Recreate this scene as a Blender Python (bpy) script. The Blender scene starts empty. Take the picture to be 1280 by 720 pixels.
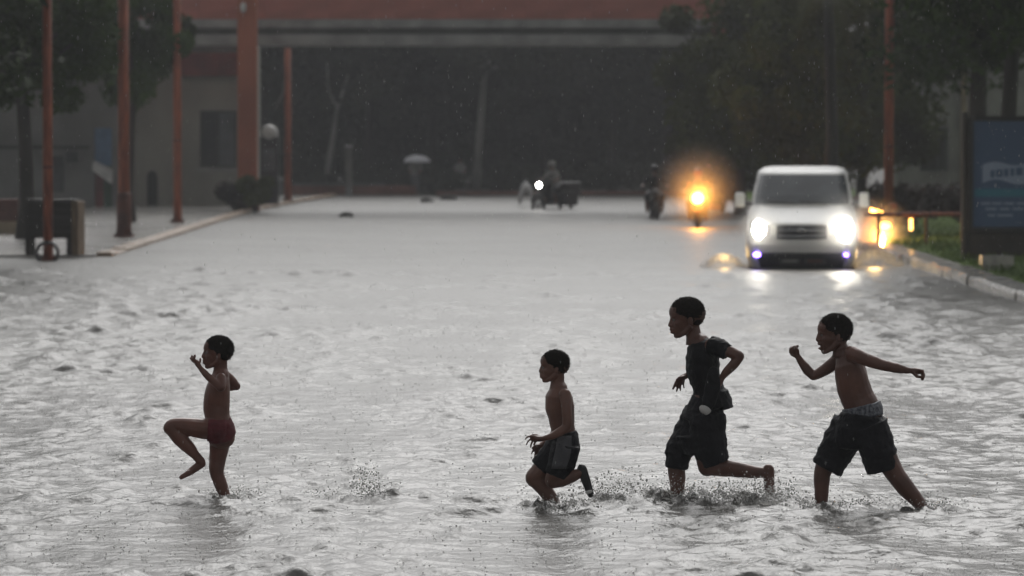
import bpy, bmesh, math, random
import numpy as np
from mathutils import Vector, Matrix, noise, Euler
random.seed(7); rng = np.random.default_rng(7)
PI = math.pi
SC = bpy.context.scene
C = SC.collection

# ------------------------------------------------------------------ camera
FPX = 5000.0; TH = math.atan(0.0398); CH = 2.46
cam_d = bpy.data.cameras.new('camera'); cam = bpy.data.objects.new('camera', cam_d); C.objects.link(cam)
cam.location = (0, 0, CH); cam.rotation_euler = (PI/2 - TH, 0, 0)
cam_d.sensor_width = 36.0; cam_d.lens = 36.0*FPX/1280.0
cam_d.clip_start = 0.3; cam_d.clip_end = 3000
cam_d.dof.use_dof = True; cam_d.dof.focus_distance = 26.3; cam_d.dof.aperture_fstop = 3.4
SC.camera = cam
SC.render.resolution_x = 1024; SC.render.resolution_y = 576
# ------------------------------------------------------------------ sky and light (heavy overcast)
w = bpy.data.worlds.new('World'); SC.world = w; w.use_nodes = True
nt = w.node_tree; bg = nt.nodes['Background']
sky = nt.nodes.new('ShaderNodeTexSky'); sky.sky_type = 'NISHITA'; sky.sun_disc = False
SUN_EL, SUN_AZ = math.radians(44), math.radians(6)      # azimuth from +Y towards +X
sky.sun_elevation = SUN_EL; sky.sun_rotation = SUN_AZ
sky.dust_density = 6.0; sky.air_density = 1.0
hs = nt.nodes.new('ShaderNodeHueSaturation'); hs.inputs['Saturation'].default_value = 0.06
nt.links.new(sky.outputs[0], hs.inputs['Color']); nt.links.new(hs.outputs[0], bg.inputs['Color'])
bg.inputs['Strength'].default_value = 0.10
sl = bpy.data.lights.new('sun', 'SUN'); sl.energy = 0.5; sl.angle = math.radians(50); sl.color = (1, .98, .95)
so = bpy.data.objects.new('sun', sl); C.objects.link(so)
sd = Vector((math.sin(SUN_AZ)*math.cos(SUN_EL), math.cos(SUN_AZ)*math.cos(SUN_EL), math.sin(SUN_EL)))
so.rotation_euler = sd.to_track_quat('Z', 'Y').to_euler(); so.location = (0, 60, 60)
SC.view_settings.view_transform = 'Standard'; SC.view_settings.look = 'None'
SC.view_settings.exposure = -0.05; SC.view_settings.gamma = 1.0
SC.render.engine = 'CYCLES'
SC.cycles.volume_bounces = 0; SC.cycles.max_bounces = 6

# ------------------------------------------------------------------ helpers
def P(px, py, D):
    """point at distance D (along +Y) seen at photo position px, py"""
    u = (px-640)/FPX; v = (360-py)/FPX
    d = Vector((u, math.cos(TH)+v*math.sin(TH), -math.sin(TH)+v*math.cos(TH)))
    return Vector((0, 0, CH)) + d*(D/d.y)
def GD(py, z=0.0):
    """distance at which the level z is seen at photo row py"""
    v = (360-py)/FPX
    return (CH-z)*(math.cos(TH)+v*math.sin(TH))/(math.sin(TH)-v*math.cos(TH))
def PX(px, D): return (px-640)/FPX*D
def tag(o, label=None, cat=None, group=None, kind=None):
    if label: o['label'] = label
    if cat: o['category'] = cat
    if group: o['group'] = group
    if kind: o['kind'] = kind
    return o
def empty(name, loc, rz=0, label=None, cat=None, group=None):
    o = bpy.data.objects.new(name, None); C.objects.link(o); o.location = loc; o.rotation_euler = (0, 0, rz)
    o.empty_display_size = .1
    return tag(o, label, cat, group)
def link(name, me, mat=None, parent=None, loc=None, rot=None):
    o = bpy.data.objects.new(name, me); C.objects.link(o)
    if mat is not None and len(me.materials) == 0: me.materials.append(mat)
    if parent: o.parent = parent
    if loc is not None: o.location = loc
    if rot is not None: o.rotation_euler = rot
    return o
def bmobj(name, bm, mat, parent=None, loc=None, rot=None, smooth=False):
    me = bpy.data.meshes.new(name)
    bmesh.ops.recalc_face_normals(bm, faces=bm.faces)
    if smooth:
        for f in bm.faces: f.smooth = True
    bm.to_mesh(me); bm.free()
    return link(name, me, mat, parent, loc, rot)
def box(bm, x0, x1, y0, y1, z0, z1, bev=0.0, M=None):
    b = bmesh.new()
    bmesh.ops.create_cube(b, size=1)
    for v in b.verts:
        v.co = Vector(((x0+x1)/2+v.co.x*(x1-x0), (y0+y1)/2+v.co.y*(y1-y0), (z0+z1)/2+v.co.z*(z1-z0)))
    if bev: bmesh.ops.bevel(b, geom=list(b.edges), offset=bev, segments=1 if bev < .02 else 2, affect='EDGES', profile=.5)
    if M is not None: bmesh.ops.transform(b, matrix=M, verts=b.verts)
    vm = {v: bm.verts.new(v.co) for v in b.verts}
    for f in b.faces: bm.faces.new([vm[v] for v in f.verts])
    b.free(); return bm
def tube(bm, pts, radii, seg=10, cap=True, flat=None):
    """tube through pts; radii = number or (in plane, across) pairs"""
    pts = [Vector(p) for p in pts]; rings = []
    for i, p in enumerate(pts):
        t = (pts[min(i+1, len(pts)-1)]-pts[max(i-1, 0)])
        t = t.normalized() if t.length > 1e-9 else Vector((0, 0, 1))
        a = Vector((t.z, 0, -t.x)) if abs(t.y) < .95 else Vector((1, 0, 0))
        a.normalize(); b = t.cross(a).normalized()
        r = radii[i] if isinstance(radii, (list, tuple)) else radii
        ra, rb = (r if isinstance(r, (list, tuple)) else (r, r))
        rings.append([bm.verts.new(p+a*math.cos(2*PI*k/seg)*ra+b*math.sin(2*PI*k/seg)*rb) for k in range(seg)])
    for r0, r1 in zip(rings, rings[1:]):
        for k in range(seg): bm.faces.new((r0[k], r0[(k+1) % seg], r1[(k+1) % seg], r1[k]))
    if cap:
        bm.faces.new(list(reversed(rings[0]))); bm.faces.new(rings[-1])
    return bm
def ell(bm, c, r, rot=None, seg=16, rings=10):
    b = bmesh.new(); bmesh.ops.create_uvsphere(b, u_segments=seg, v_segments=rings, radius=1)
    M = Matrix.Translation(Vector(c)) @ (Euler((0, rot, 0)).to_matrix().to_4x4() if rot else Matrix()) @ Matrix.Diagonal((r[0], r[1], r[2], 1))
    bmesh.ops.transform(b, matrix=M, verts=b.verts)
    vm = {v: bm.verts.new(v.co) for v in b.verts}
    for f in b.faces: bm.faces.new([vm[v] for v in f.verts])
    b.free(); return bm
def torus(bm, c, R, r, axis='X', seg=28, sub=10, flat=1.0):
    c = Vector(c); vs = []
    for i in range(seg):
        a = 2*PI*i/seg; row = []
        for j in range(sub):
            b = 2*PI*j/sub; rr = R+r*math.cos(b); h = r*flat*math.sin(b)
            q = {'X': (h, rr*math.cos(a), rr*math.sin(a)), 'Y': (rr*math.cos(a), h, rr*math.sin(a)), 'Z': (rr*math.cos(a), rr*math.sin(a), h)}[axis]
            row.append(bm.verts.new(c+Vector(q)))
        vs.append(row)
    for i in range(seg):
        for j in range(sub):
            bm.faces.new((vs[i][j], vs[(i+1) % seg][j], vs[(i+1) % seg][(j+1) % sub], vs[i][(j+1) % sub]))
    return bm
def prism(bm, poly, y0, y1):
    """poly in XZ extruded from y0 to y1"""
    a = [bm.verts.new((x, y0, z)) for x, z in poly]; b = [bm.verts.new((x, y1, z)) for x, z in poly]
    bm.faces.new(a); bm.faces.new(list(reversed(b)))
    n = len(poly)
    for i in range(n): bm.faces.new((a[i], b[i], b[(i+1) % n], a[(i+1) % n]))
    return bm
def remesh_obj(name, bm, mat, parent, voxel, smooth=3, fn=None, factor=.5):
    me = bpy.data.meshes.new(name+'_tmp'); bmesh.ops.recalc_face_normals(bm, faces=bm.faces); bm.to_mesh(me); bm.free()
    o = bpy.data.objects.new(name+'_tmp', me); C.objects.link(o)
    m = o.modifiers.new('r', 'REMESH'); m.mode = 'VOXEL'; m.voxel_size = voxel; m.use_smooth_shade = True
    if smooth:
        s = o.modifiers.new('s', 'SMOOTH'); s.iterations = smooth; s.factor = factor
    dg = bpy.context.evaluated_depsgraph_get(); dg.update()
    me2 = bpy.data.meshes.new_from_object(o.evaluated_get(dg)); me2.name = name
    bpy.data.objects.remove(o); bpy.data.meshes.remove(me)
    if fn:
        me2.update()
        nrm = [v.normal.copy() for v in me2.vertices]
        for v, n in zip(me2.vertices, nrm): v.co = v.co + n*fn(v.co)
    for p in me2.polygons: p.use_smooth = True
    me2.materials.clear()
    return link(name, me2, mat, parent)
def copy_tree(o, parent=None):
    c = o.copy(); C.objects.link(c)
    if parent: c.parent = parent
    for ch in list(o.children): copy_tree(ch, c)
    return c

# ------------------------------------------------------------------ materials
DK = 1.0
KEEP = ('white_van_paint', 'wet_paving', 'worn_kerb_concrete', 'tan_kerb_concrete', 'white_umbrella_fabric', 'white_spray_water', 'worn_chrome')
def mat(name, col, rough=.6, var=.25, scale=4., bump=.0, bscale=40., metal=0., spec=.5, col2=None, stretch=None, coat=0.):
    col = tuple(c*DK for c in col) if name not in KEEP else col; col2 = tuple(c*DK for c in col2) if (col2 and name not in KEEP) else col2
    m = bpy.data.materials.new(name); m.use_nodes = True; n = m.node_tree; b = n.nodes['Principled BSDF']
    b.inputs['Roughness'].default_value = rough; b.inputs['Metallic'].default_value = metal
    b.inputs['Specular IOR Level'].default_value = spec; b.inputs['Coat Weight'].default_value = coat
    tc = n.nodes.new('ShaderNodeTexCoord'); src = tc.outputs['Object']
    if stretch:
        mp = n.nodes.new('ShaderNodeMapping'); mp.inputs['Scale'].default_value = stretch
        n.links.new(src, mp.inputs['Vector']); src = mp.outputs['Vector']
    nz = n.nodes.new('ShaderNodeTexNoise'); nz.inputs['Scale'].default_value = scale; nz.inputs['Detail'].default_value = 5
    n.links.new(src, nz.inputs['Vector'])
    cr = n.nodes.new('ShaderNodeValToRGB'); c2 = col2 or [c*(1-var) for c in col]; c1 = [min(1, c*(1+var*.6)) for c in col]
    cr.color_ramp.elements[0].position = .35; cr.color_ramp.elements[1].position = .65
    cr.color_ramp.elements[0].color = (*c2, 1); cr.color_ramp.elements[1].color = (*c1, 1)
    n.links.new(nz.outputs['Fac'], cr.inputs['Fac']); n.links.new(cr.outputs['Color'], b.inputs['Base Color'])
    if bump:
        n2 = n.nodes.new('ShaderNodeTexNoise'); n2.inputs['Scale'].default_value = bscale; n2.inputs['Detail'].default_value = 4
        n.links.new(src, n2.inputs['Vector'])
        bp = n.nodes.new('ShaderNodeBump'); bp.inputs['Strength'].default_value = bump; bp.inputs['Distance'].default_value = .02
        n.links.new(n2.outputs['Fac'], bp.inputs['Height']); n.links.new(bp.outputs['Normal'], b.inputs['Normal'])
    return m
def emat(name, col, s):
    m = bpy.data.materials.new(name); m.use_nodes = True; b = m.node_tree.nodes['Principled BSDF']
    b.inputs['Base Color'].default_value = (*[min(.8, c*.8) for c in col], 1); b.inputs['Emission Color'].default_value = (*col, 1)
    b.inputs['Emission Strength'].default_value = s; b.inputs['Roughness'].default_value = .2
    return m
def volmat(name, dens, col=(1, 1, 1), aniso=0.):
    m = bpy.data.materials.new(name); m.use_nodes = True; n = m.node_tree; n.nodes.clear()
    o = n.nodes.new('ShaderNodeOutputMaterial'); v = n.nodes.new('ShaderNodeVolumePrincipled')
    v.inputs['Density'].default_value = dens; v.inputs['Color'].default_value = (*col, 1); v.inputs['Anisotropy'].default_value = aniso
    n.links.new(v.outputs[0], o.inputs['Volume']); return m

M = {}
M['skin_a'] = mat('skin_dark_brown', (0.152, 0.061, 0.041), .40, .3, 7, .12, 40, spec=.5)
M['skin_b'] = mat('skin_brown', (0.165, 0.078, 0.054), .40, .3, 7, .12, 40, spec=.5)
M['skin_c'] = mat('skin_deep_brown', (0.146, 0.066, 0.046), .40, .3, 7, .12, 40, spec=.5)
M['hair'] = mat('short_black_hair', (.026, .020, .016), .95, .4, 90, .9, 220, spec=.1)
M['eye'] = mat('eye_dark', (.03, .02, .02), .2, .1)
M['eye_white'] = mat('eye_white', (.16, .14, .13), .3, .1)
M['trunks'] = mat('wine_red_cloth', (.12, .012, .018), .8, .3, 18, .3, 90)
M['black_cloth'] = mat('wet_black_cloth', (.012, .012, .014), .55, .4, 14, .4, 70, spec=.15)
M['black_cloth2'] = mat('black_shorts_cloth', (.014, .014, .017), .6, .4, 12, .4, 60, spec=.15)
M['grey_cloth'] = mat('grey_cloth', (.075, .075, .082), .6, .25, 14, .3, 80)
M['band_cloth'] = mat('patterned_waistband', (.16, .17, .19), .6, .5, 60, .3, 80, col2=(.03, .035, .05))
M['sole'] = mat('rubber', (.02, .02, .02), .6)
M['white_cloth'] = mat('white_cloth', (.55, .54, .52), .7, .2)
M['orange'] = mat('weathered_orange_paint', (.34, .092, .040), .6, .55, 2.5, .2, 30, stretch=(6, 6, .8))
M['orange_flat'] = mat('faded_orange_render', (.36, .105, .05), .75, .25, .9, .3, 20, stretch=(1, 1, .5))
M['orange_dark'] = mat('rust_stained_paint', (.12, .035, .018), .6, .5, 3, .2, 30)
M['brick_red'] = mat('faded_red_render', (.42, .15, .115), .75, .25, .6, .3, 12, stretch=(1, 1, 3))
M['concrete'] = mat('wet_concrete', (.30, .30, .285), .6, .3, 1.2, .3, 20)
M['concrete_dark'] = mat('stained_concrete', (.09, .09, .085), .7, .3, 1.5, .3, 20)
M['wall_green'] = mat('grey_green_render', (.25, .245, .21), .8, .2, .8, .2, 14, stretch=(1, 1, .4))
M['wall_grey'] = mat('grey_render', (.17, .172, .162), .8, .25, .7, .2, 14)
M['maroon'] = mat('maroon_panel', (.13, .022, .02), .6, .3, 2)
M['cream'] = mat('cream_render', (.36, .29, .20), .7, .3, 2.2, .2, 14)
M['wood_dark'] = mat('wet_dark_wood', (.022, .018, .014), .6, .4, 3, .4, 18, stretch=(1, 1, 8))
M['wood_light'] = mat('weathered_pale_wood', (.16, .11, .06), .6, .4, 3, .4, 18, stretch=(6, 6, 1))
M['glass'] = mat('dark_glass', (.03, .035, .038), .08, .2, 2, spec=.6)
M['glass_grey'] = mat('grey_glass', (.10, .11, .12), .12, .2, 2, spec=.6)
M['frame'] = mat('dark_frame', (.02, .02, .02), .5)
M['van_white'] = mat('white_van_paint', (.62, .62, .60), .42, .10, 1.2)
M['dark_metal'] = mat('dark_metal', (.022, .022, .024), .4, .3, 6)
M['black_plastic'] = mat('black_plastic', (.018, .018, .019), .5, .3, 6)
M['chrome'] = mat('worn_chrome', (.35, .35, .35), .25, .1, metal=.8)
M['blue'] = mat('blue_panel', (.10, .18, .30), .5, .2)
M['white_paint'] = mat('white_paint', (.6, .6, .58), .5, .2)
M['green_paint'] = mat('green_paint', (.03, .07, .04), .5, .2)
M['leaf'] = mat('dark_leaves', (.046, .085, .014), .7, .5, .55, col2=(.018, .026, .009), spec=.15)
M['leaf_olive'] = mat('olive_leaves', (.078, .092, .020), .7, .5, .5, col2=(.036, .040, .014), spec=.12)
M['leaf_far'] = mat('dull_far_leaves', (.048, .052, .036), .7, .5, .3, col2=(.024, .027, .019), spec=.15)  # greyer, duller green than the nearer leaves
M['bark'] = mat('wet_bark', (.030, .026, .020), .75, .4, 3, .5, 14, stretch=(1, 1, .3))
M['bark_pale'] = mat('pale_bark', (.17, .165, .15), .75, .4, 3, .5, 14, stretch=(1, 1, .3))
M['grass'] = mat('wet_grass', (.085, .135, .026), .9, .5, 1.2, .8, 60, col2=(.05, .085, .018), spec=.08)
M['asphalt'] = mat('asphalt', (.05, .05, .05), .8, .3, 2, .3, 60)
M['earth'] = mat('wet_earth', (.055, .05, .042), .8, .3, .3, .3, 20)
M['pavement'] = mat('wet_paving', (.32, .31, .29), .24, .3, .7, .25, 14)
M['kerb'] = mat('worn_kerb_concrete', (.40, .385, .35), .16, .3, 5, .4, 22)
M['kerb_tan'] = mat('tan_kerb_concrete', (.34, .24, .16), .4, .35, 3, .4, 22)
M['dirty_red'] = mat('brick_red_wall', (.16, .07, .055), .7, .35, 1.5, .3, 14)
M['hedge_red'] = mat('dark_reddish_hedge', (.045, .028, .024), .7, .5, 1.2, col2=(.018, .014, .012))
M['pale_cloth'] = mat('pale_cloth', (.26, .26, .24), .8, .2, 6)
M['umbrella'] = mat('white_umbrella_fabric', (.60, .60, .63), .6, .15, 3)
M['orange_plastic'] = mat('orange_plastic', (.45, .14, .03), .4, .2)
M['red_dark'] = mat('dark_red_paint', (.14, .02, .015), .35, .2)
M['car_red'] = mat('dull_dark_red_paint', (.06, .012, .01), .8, .3, spec=.08)
M['debris'] = mat('dark_debris', (.03, .028, .024), .8, .3)
M['head'] = emat('headlamp_lit', (1, .93, .80), 45)
M['head_small'] = emat('small_headlamp_lit', (1, .97, .9), 30)
M['fog'] = emat('violet_fog_lamp', (.22, .12, 1), 26)
M['amber'] = emat('amber_lamp', (1, .42, .07), 26)
M['amber_soft'] = emat('amber_marker', (1, .50, .12), 7)
M['blue_panel'] = emat('advert_blue_panel', (.045, .08, .15), .08)

# water ---------------------------------------------------------------
def water_mat():
    m = bpy.data.materials.new('turbid_flood_water'); m.use_nodes = True; n = m.node_tree; b = n.nodes['Principled BSDF']
    b.inputs['IOR'].default_value = 1.333
    tc = n.nodes.new('ShaderNodeTexCoord')
    # rain ripples too small to model at distance are carried by the roughness
    sp = n.nodes.new('ShaderNodeSeparateXYZ'); mr = n.nodes.new('ShaderNodeMapRange'); n.links.new(tc.outputs['Object'], sp.inputs[0]); n.links.new(sp.outputs['Y'], mr.inputs['Value'])
    mr.inputs['From Min'].default_value = 30; mr.inputs['From Max'].default_value = 80; mr.inputs['To Min'].default_value = .24; mr.inputs['To Max'].default_value = .47
    n.links.new(mr.outputs['Result'], b.inputs['Roughness'])
    def nz(scale, detail, sx=1., sy=1.):
        mp = n.nodes.new('ShaderNodeMapping'); mp.inputs['Scale'].default_value = (sx, sy, 1)
        n.links.new(tc.outputs['Object'], mp.inputs['Vector'])
        t = n.nodes.new('ShaderNodeTexNoise'); t.inputs['Scale'].default_value = scale; t.inputs['Detail'].default_value = detail
        n.links.new(mp.outputs['Vector'], t.inputs['Vector']); return t
    c = nz(.35, 4); cr = n.nodes.new('ShaderNodeValToRGB')
    cr.color_ramp.elements[0].position = .3; cr.color_ramp.elements[1].position = .7
    cr.color_ramp.elements[0].color = (.085, .082, .075, 1); cr.color_ramp.elements[1].color = (.135, .132, .124, 1)
    n.links.new(c.outputs['Fac'], cr.inputs['Fac']); n.links.new(cr.outputs['Color'], b.inputs['Base Color'])
    n1 = nz(9, 5, 1, .8); n2 = nz(38, 3)
    b1 = n.nodes.new('ShaderNodeBump'); b1.inputs['Strength'].default_value = 1; b1.inputs['Distance'].default_value = .022
    b2 = n.nodes.new('ShaderNodeBump'); b2.inputs['Strength'].default_value = 1; b2.inputs['Distance'].default_value = .004
    n.links.new(n1.outputs['Fac'], b1.inputs['Height']); n.links.new(n2.outputs['Fac'], b2.inputs['Height'])
    n.links.new(b1.outputs['Normal'], b2.inputs['Normal']); n.links.new(b2.outputs['Normal'], b.inputs['Normal'])
    return m
M['water'] = water_mat()
def drop_mat():
    m = bpy.data.materials.new('splashing_water'); m.use_nodes = True; b = m.node_tree.nodes['Principled BSDF']
    b.inputs['IOR'].default_value = 1.333; b.inputs['Roughness'].default_value = .08
    b.inputs['Base Color'].default_value = (.85, .84, .82, 1); b.inputs['Transmission Weight'].default_value = .2
    return m
M['drop'] = drop_mat()
M['spray'] = mat('white_spray_water', (.62, .62, .62), .3, .1)

# ------------------------------------------------------------------ setting: ground, water, pavements
def grid_mesh(name, xs, ys, Z, m, smooth=True):
    nx, ny = len(xs), len(ys)
    X, Y = np.meshgrid(xs, ys); co = np.stack([X, Y, Z(X, Y)], -1).reshape(-1, 3).astype(np.float32)
    me = bpy.data.meshes.new(name); me.vertices.add(nx*ny); me.vertices.foreach_set('co', co.ravel())
    i = np.arange((nx-1)*(ny-1)); r = i//(nx-1); c = i % (nx-1); a = r*nx+c
    q = np.stack([a, a+1, a+nx+1, a+nx], -1).ravel().astype(np.int32)
    me.loops.add(len(q)); me.loops.foreach_set('vertex_index', q)
    me.polygons.add(len(i)); me.polygons.foreach_set('loop_start', (np.arange(len(i))*4).astype(np.int32))
    me.polygons.foreach_set('use_smooth', np.full(len(i), smooth))
    me.update(); me.validate()
    return link(name, me, m)
gx = np.concatenate([np.linspace(-300, -20, 15), np.linspace(-18, 18, 19), np.linspace(20, 300, 15)])
gy = np.concatenate([np.linspace(-60, 0, 7), np.linspace(4, 180, 45), np.linspace(200, 560, 12)])
def gz(X, Y):
    z = np.full(X.shape, -.30)
    z = np.where(Y > 147, .02, z)                                # beyond the flood the ground lies just above the water
    z = np.where((np.abs(X) > 10), -.12, z); z = np.where((np.abs(X) > 10) & (Y > 70), -.02, z)
    return np.where(Y > 147, .02, z)
tag(grid_mesh('ground', gx, gy, gz, M['earth'], False), kind='structure')
KL, KR = -8.0, 7.15        # kerb lines
bm = bmesh.new(); box(bm, KL+.1, KR-.1, -40, 146.5, -.36, -.26)
tag(bmobj('road', bm, M['asphalt']), kind='structure')

FEET = []   # filled below with (x, y, strength)
def fpt(px, py): D = GD(py); return (PX(px, D), D)
FEET = [(*fpt(281, 626), 1.0), (*fpt(695, 636), 1.2), (*fpt(845, 625), 1.2), (*fpt(960, 628), .9), (*fpt(1029, 634), 1.0),
        (*fpt(1160, 637), 1.0), (*fpt(455, 628), .8), (*fpt(740, 622), .8), (*fpt(790, 628), .8), (*fpt(905, 630), .9)]
xs = np.concatenate([np.linspace(-16, -5.6, 80), np.arange(-5.55, 5.55, .024), np.linspace(5.6, 16, 80)])
ys = [-12., 0, 8, 14, 18]; y = 20.
while y < 146.8:
    ys.append(y); y += .033 if y < 36 else .033*(y/36)**1.6
ys = np.array(ys)
waves = []
for k in range(64):
    lam = .16*(1.085**k) if k < 40 else .5*(1.06**(k-40)); th = rng.normal(PI/2, .75)      # mostly running along the view
    kk = 2*PI/lam; amp = .0019*lam**.7*(1.0 if lam < .4 else (.4/lam)**1.15)
    waves.append((kk*math.cos(th), kk*math.sin(th), rng.uniform(0, 2*PI), amp, lam))
# interference patches: coarse noise fields modulate the wave height
def lowf(X, Y, s, seed):
    r = np.random.default_rng(seed); v = 0
    for _ in range(7):
        a = r.uniform(0, 2*PI); k = 2*PI/(s*r.uniform(.6, 1.7)); v = v+np.sin(k*(X*math.cos(a)+.6*Y*math.sin(a))+r.uniform(0, 6.28))
    return v/3.0
def wz(X, Y):
    Z = np.zeros(X.shape)
    fall = np.clip((Y-16)/6, 0, 1); far = 1/(1+(np.maximum(Y-45, 0)/45)**2)
    wx, wy = .12*lowf(X, Y, 2.3, 11), .12*lowf(X, Y, 2.1, 12)
    for kx, ky, ph, a, lam in waves:
        lim = np.clip(lam/(.07+.0015*Y)-1, 0, 1)
        s = np.sin(kx*(X+wx)+ky*(Y+wy)+ph)
        Z += a*lim*s
    Z = Z*(1.0+.45*np.clip(lowf(X, Y, 2.6, 3), -1, 1.2))
    chop = 1+1.5*np.clip((-2.2-X)/2.5, 0, 1)*np.exp(-((Y-50)/11)**2)+1.7*np.clip((X-3.6)/1.5, 0, 1)*np.exp(-((Y-46)/9)**2)
    Z = Z*chop
    # crests sharpened, troughs flattened
    Z = Z+np.clip(Z, 0, .03)**2*8
    for fx, fy, s in FEET:
        r = np.sqrt((X-fx)**2+((Y-fy))**2)
        an = np.arctan2(Y-fy, X-fx)
        Z += s*.013*np.sin(2*PI*r/.21+1.1*np.sin(3*an))*np.exp(-r/.33)
        Z += s*.028*np.exp(-((r-.16-.04*np.sin(5*an+fx))/.05)**2)*(1+.6*np.sin(9*an+2*fx))
    # long wake line trailing behind the running boys
    yl = 26.3+.16*np.sin(X*.9)+.05*np.sin(X*3.7)
    m = np.clip((X+2.9)/.8, 0, 1)*np.clip((3.4-X)/.5, 0, 1)
    Z += m*.019*np.exp(-((Y-yl)/.09)**2)*(1+.5*np.sin(X*11)*np.sin(X*4.3))
    m2 = np.clip((X+.3)/.3, 0, 1)*np.clip((3.1-X)/.3, 0, 1)
    ch = np.sin(X*31+3*np.sin(Y*13))*np.sin(Y*27+2.4*np.sin(X*17))+.7*np.sin(X*57+Y*19)*np.sin(Y*51-X*7)
    Z += m2*.011*ch*np.exp(-((Y-yl+.05)/.45)**2)
    return Z*fall
def wz2(X, Y):
    Z = wz(X, Y); r = np.random.default_rng(99)
    n = 15000; cy = 21+r.random(n)**1.35*48; cx = r.uniform(-1, 1, n)*np.minimum(cy*.15, 9)
    dens = lowf(cx, cy, 2.4, 55)+.35*lowf(cx, cy, .9, 56)
    dens = dens+3.2*np.clip((-2.0-cx)/3, 0, 1)*np.exp(-((cy-50)/12)**2)+3.2*np.clip((cx-3.2)/2, 0, 1)*np.exp(-((cy-46)/12)**2)
    keep = dens-np.clip((cy-33)/22, 0, 1.2) > r.uniform(-1.3, .95, n)
    for x0, y0 in zip(cx[keep], cy[keep]):
        g = 1+max(0, y0-30)/38
        w = r.uniform(.05, .11+.16*r.random()**2)*g; l = r.uniform(.022, .05)*g; h = r.uniform(.18, .52)*l; w = min(w, .22)
        j0, j1 = np.searchsorted(ys, (y0-3*l, y0+7*l)); i0, i1 = np.searchsorted(xs, (x0-3*w, x0+3*w))
        if j1 <= j0 or i1 <= i0: continue
        sx = X[j0:j1, i0:i1]-x0; sy = Y[j0:j1, i0:i1]-y0-.35*l*np.sin(sx/w*2.1+x0*7)-.5*l*(sx/w)**2*r.uniform(-.5, .8)
        Z[j0:j1, i0:i1] += h*np.exp(-(sx/w)**2)*np.where(sy < 0, np.exp(-(sy/l)**2), np.exp(-(sy/(2.6*l))**2))
    return Z
water = grid_mesh('flood_water', xs, ys, wz2, M['water'])
tag(water, kind='structure')
water_z = lambda x, y: float(wz(np.array([[x]]), np.array([[y]]))[0, 0])

# left pavement with kerb
bm = bmesh.new(); pl_ = [(-30, 76.5), (KL-.002, 76.5), (KL-.002, 118), (KL+.35, 128), (KL+1.35, 146.4), (-30, 146.4)]
lo_ = [bm.verts.new((x, y, -.3)) for x, y in pl_]; hi_ = [bm.verts.new((x, y, .045)) for x, y in pl_]
bm.faces.new(hi_); bm.faces.new(lo_[::-1])
for k_ in range(6): bm.faces.new((lo_[k_], lo_[(k_+1) % 6], hi_[(k_+1) % 6], hi_[k_]))
pav = tag(bmobj('pavement', bm, M['pavement']), kind='structure')
bm = bmesh.new(); prism(bm, [(0, -.3), (.30, -.3), (.30, .055), (.27, .085), (0, .085)], .006, .994); kst = bmobj('kerb_stone', bm, M['kerb_tan'])
kst.parent = pav; kst.location = (KL, 77, 0)
for i in range(1, 69):
    o = kst.copy(); C.objects.link(o); o.parent = pav; o.location = (KL+float(np.interp(77+i, [118, 128, 146], [0, .35, 1.33]))+.012*random.uniform(-1, 1), 77+i, .01*random.uniform(-1, 1)-.03*(i < 3)); o.rotation_euler = (0, 0, .006*random.uniform(-1, 1))
# right verge with kerb and grass
ver = grid_mesh('verge', np.linspace(KR+.42, 30, 60), np.linspace(40, 146.4, 90),
                lambda X, Y: .13+.10*np.clip((X-KR-.4)/3, 0, 1)+.03*np.sin(X*2.1+Y*.7)*np.sin(Y*.9), M['grass'])
tag(ver, kind='structure')
bm = bmesh.new(); prism(bm, [(0, -.3), (0, .12), (.04, .17), (.42, .18), (.42, -.3)], .01, 1.19); kr = bmobj('kerb_stone', bm, M['kerb'])
kr.parent = ver; kr.location = (KR, 46, 0)
for i in range(1, 70):
    o = kr.copy(); C.objects.link(o); o.parent = ver; o.location = (KR+.02*random.uniform(-1, 1), 46+i*1.2, .012*random.uniform(-1, 1)); o.rotation_euler = (0, .02*random.uniform(-1, 1), .012*random.uniform(-1, 1))
# grass tufts on the verge (nobody could count them)
def blades(name, n, fpos, h, m, label, cat=None):
    co = []; fa = []
    for i in range(n):
        x, y, z = fpos(); a = random.uniform(0, 2*PI); hh = h*random.uniform(.5, 1.3); wv = .012+hh*.06; lx, ly = random.uniform(-.5, .5)*hh, random.uniform(-.5, .5)*hh
        b = len(co); co += [(x-wv*math.cos(a), y-wv*math.sin(a), z), (x+wv*math.cos(a), y+wv*math.sin(a), z), (x+lx, y+ly, z+hh)]; fa.append((b, b+1, b+2))
    me = bpy.data.meshes.new(name); me.from_pydata(co, [], fa)
    return tag(link(name, me, m), label, cat, kind='stuff')
blades('grass', 26000, lambda: (random.uniform(KR+.45, 15), random.uniform(50, 105), .14+.08*random.random()), .055, M['grass'], 'short wet green grass on the verge behind the right kerb', 'grass')

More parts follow.
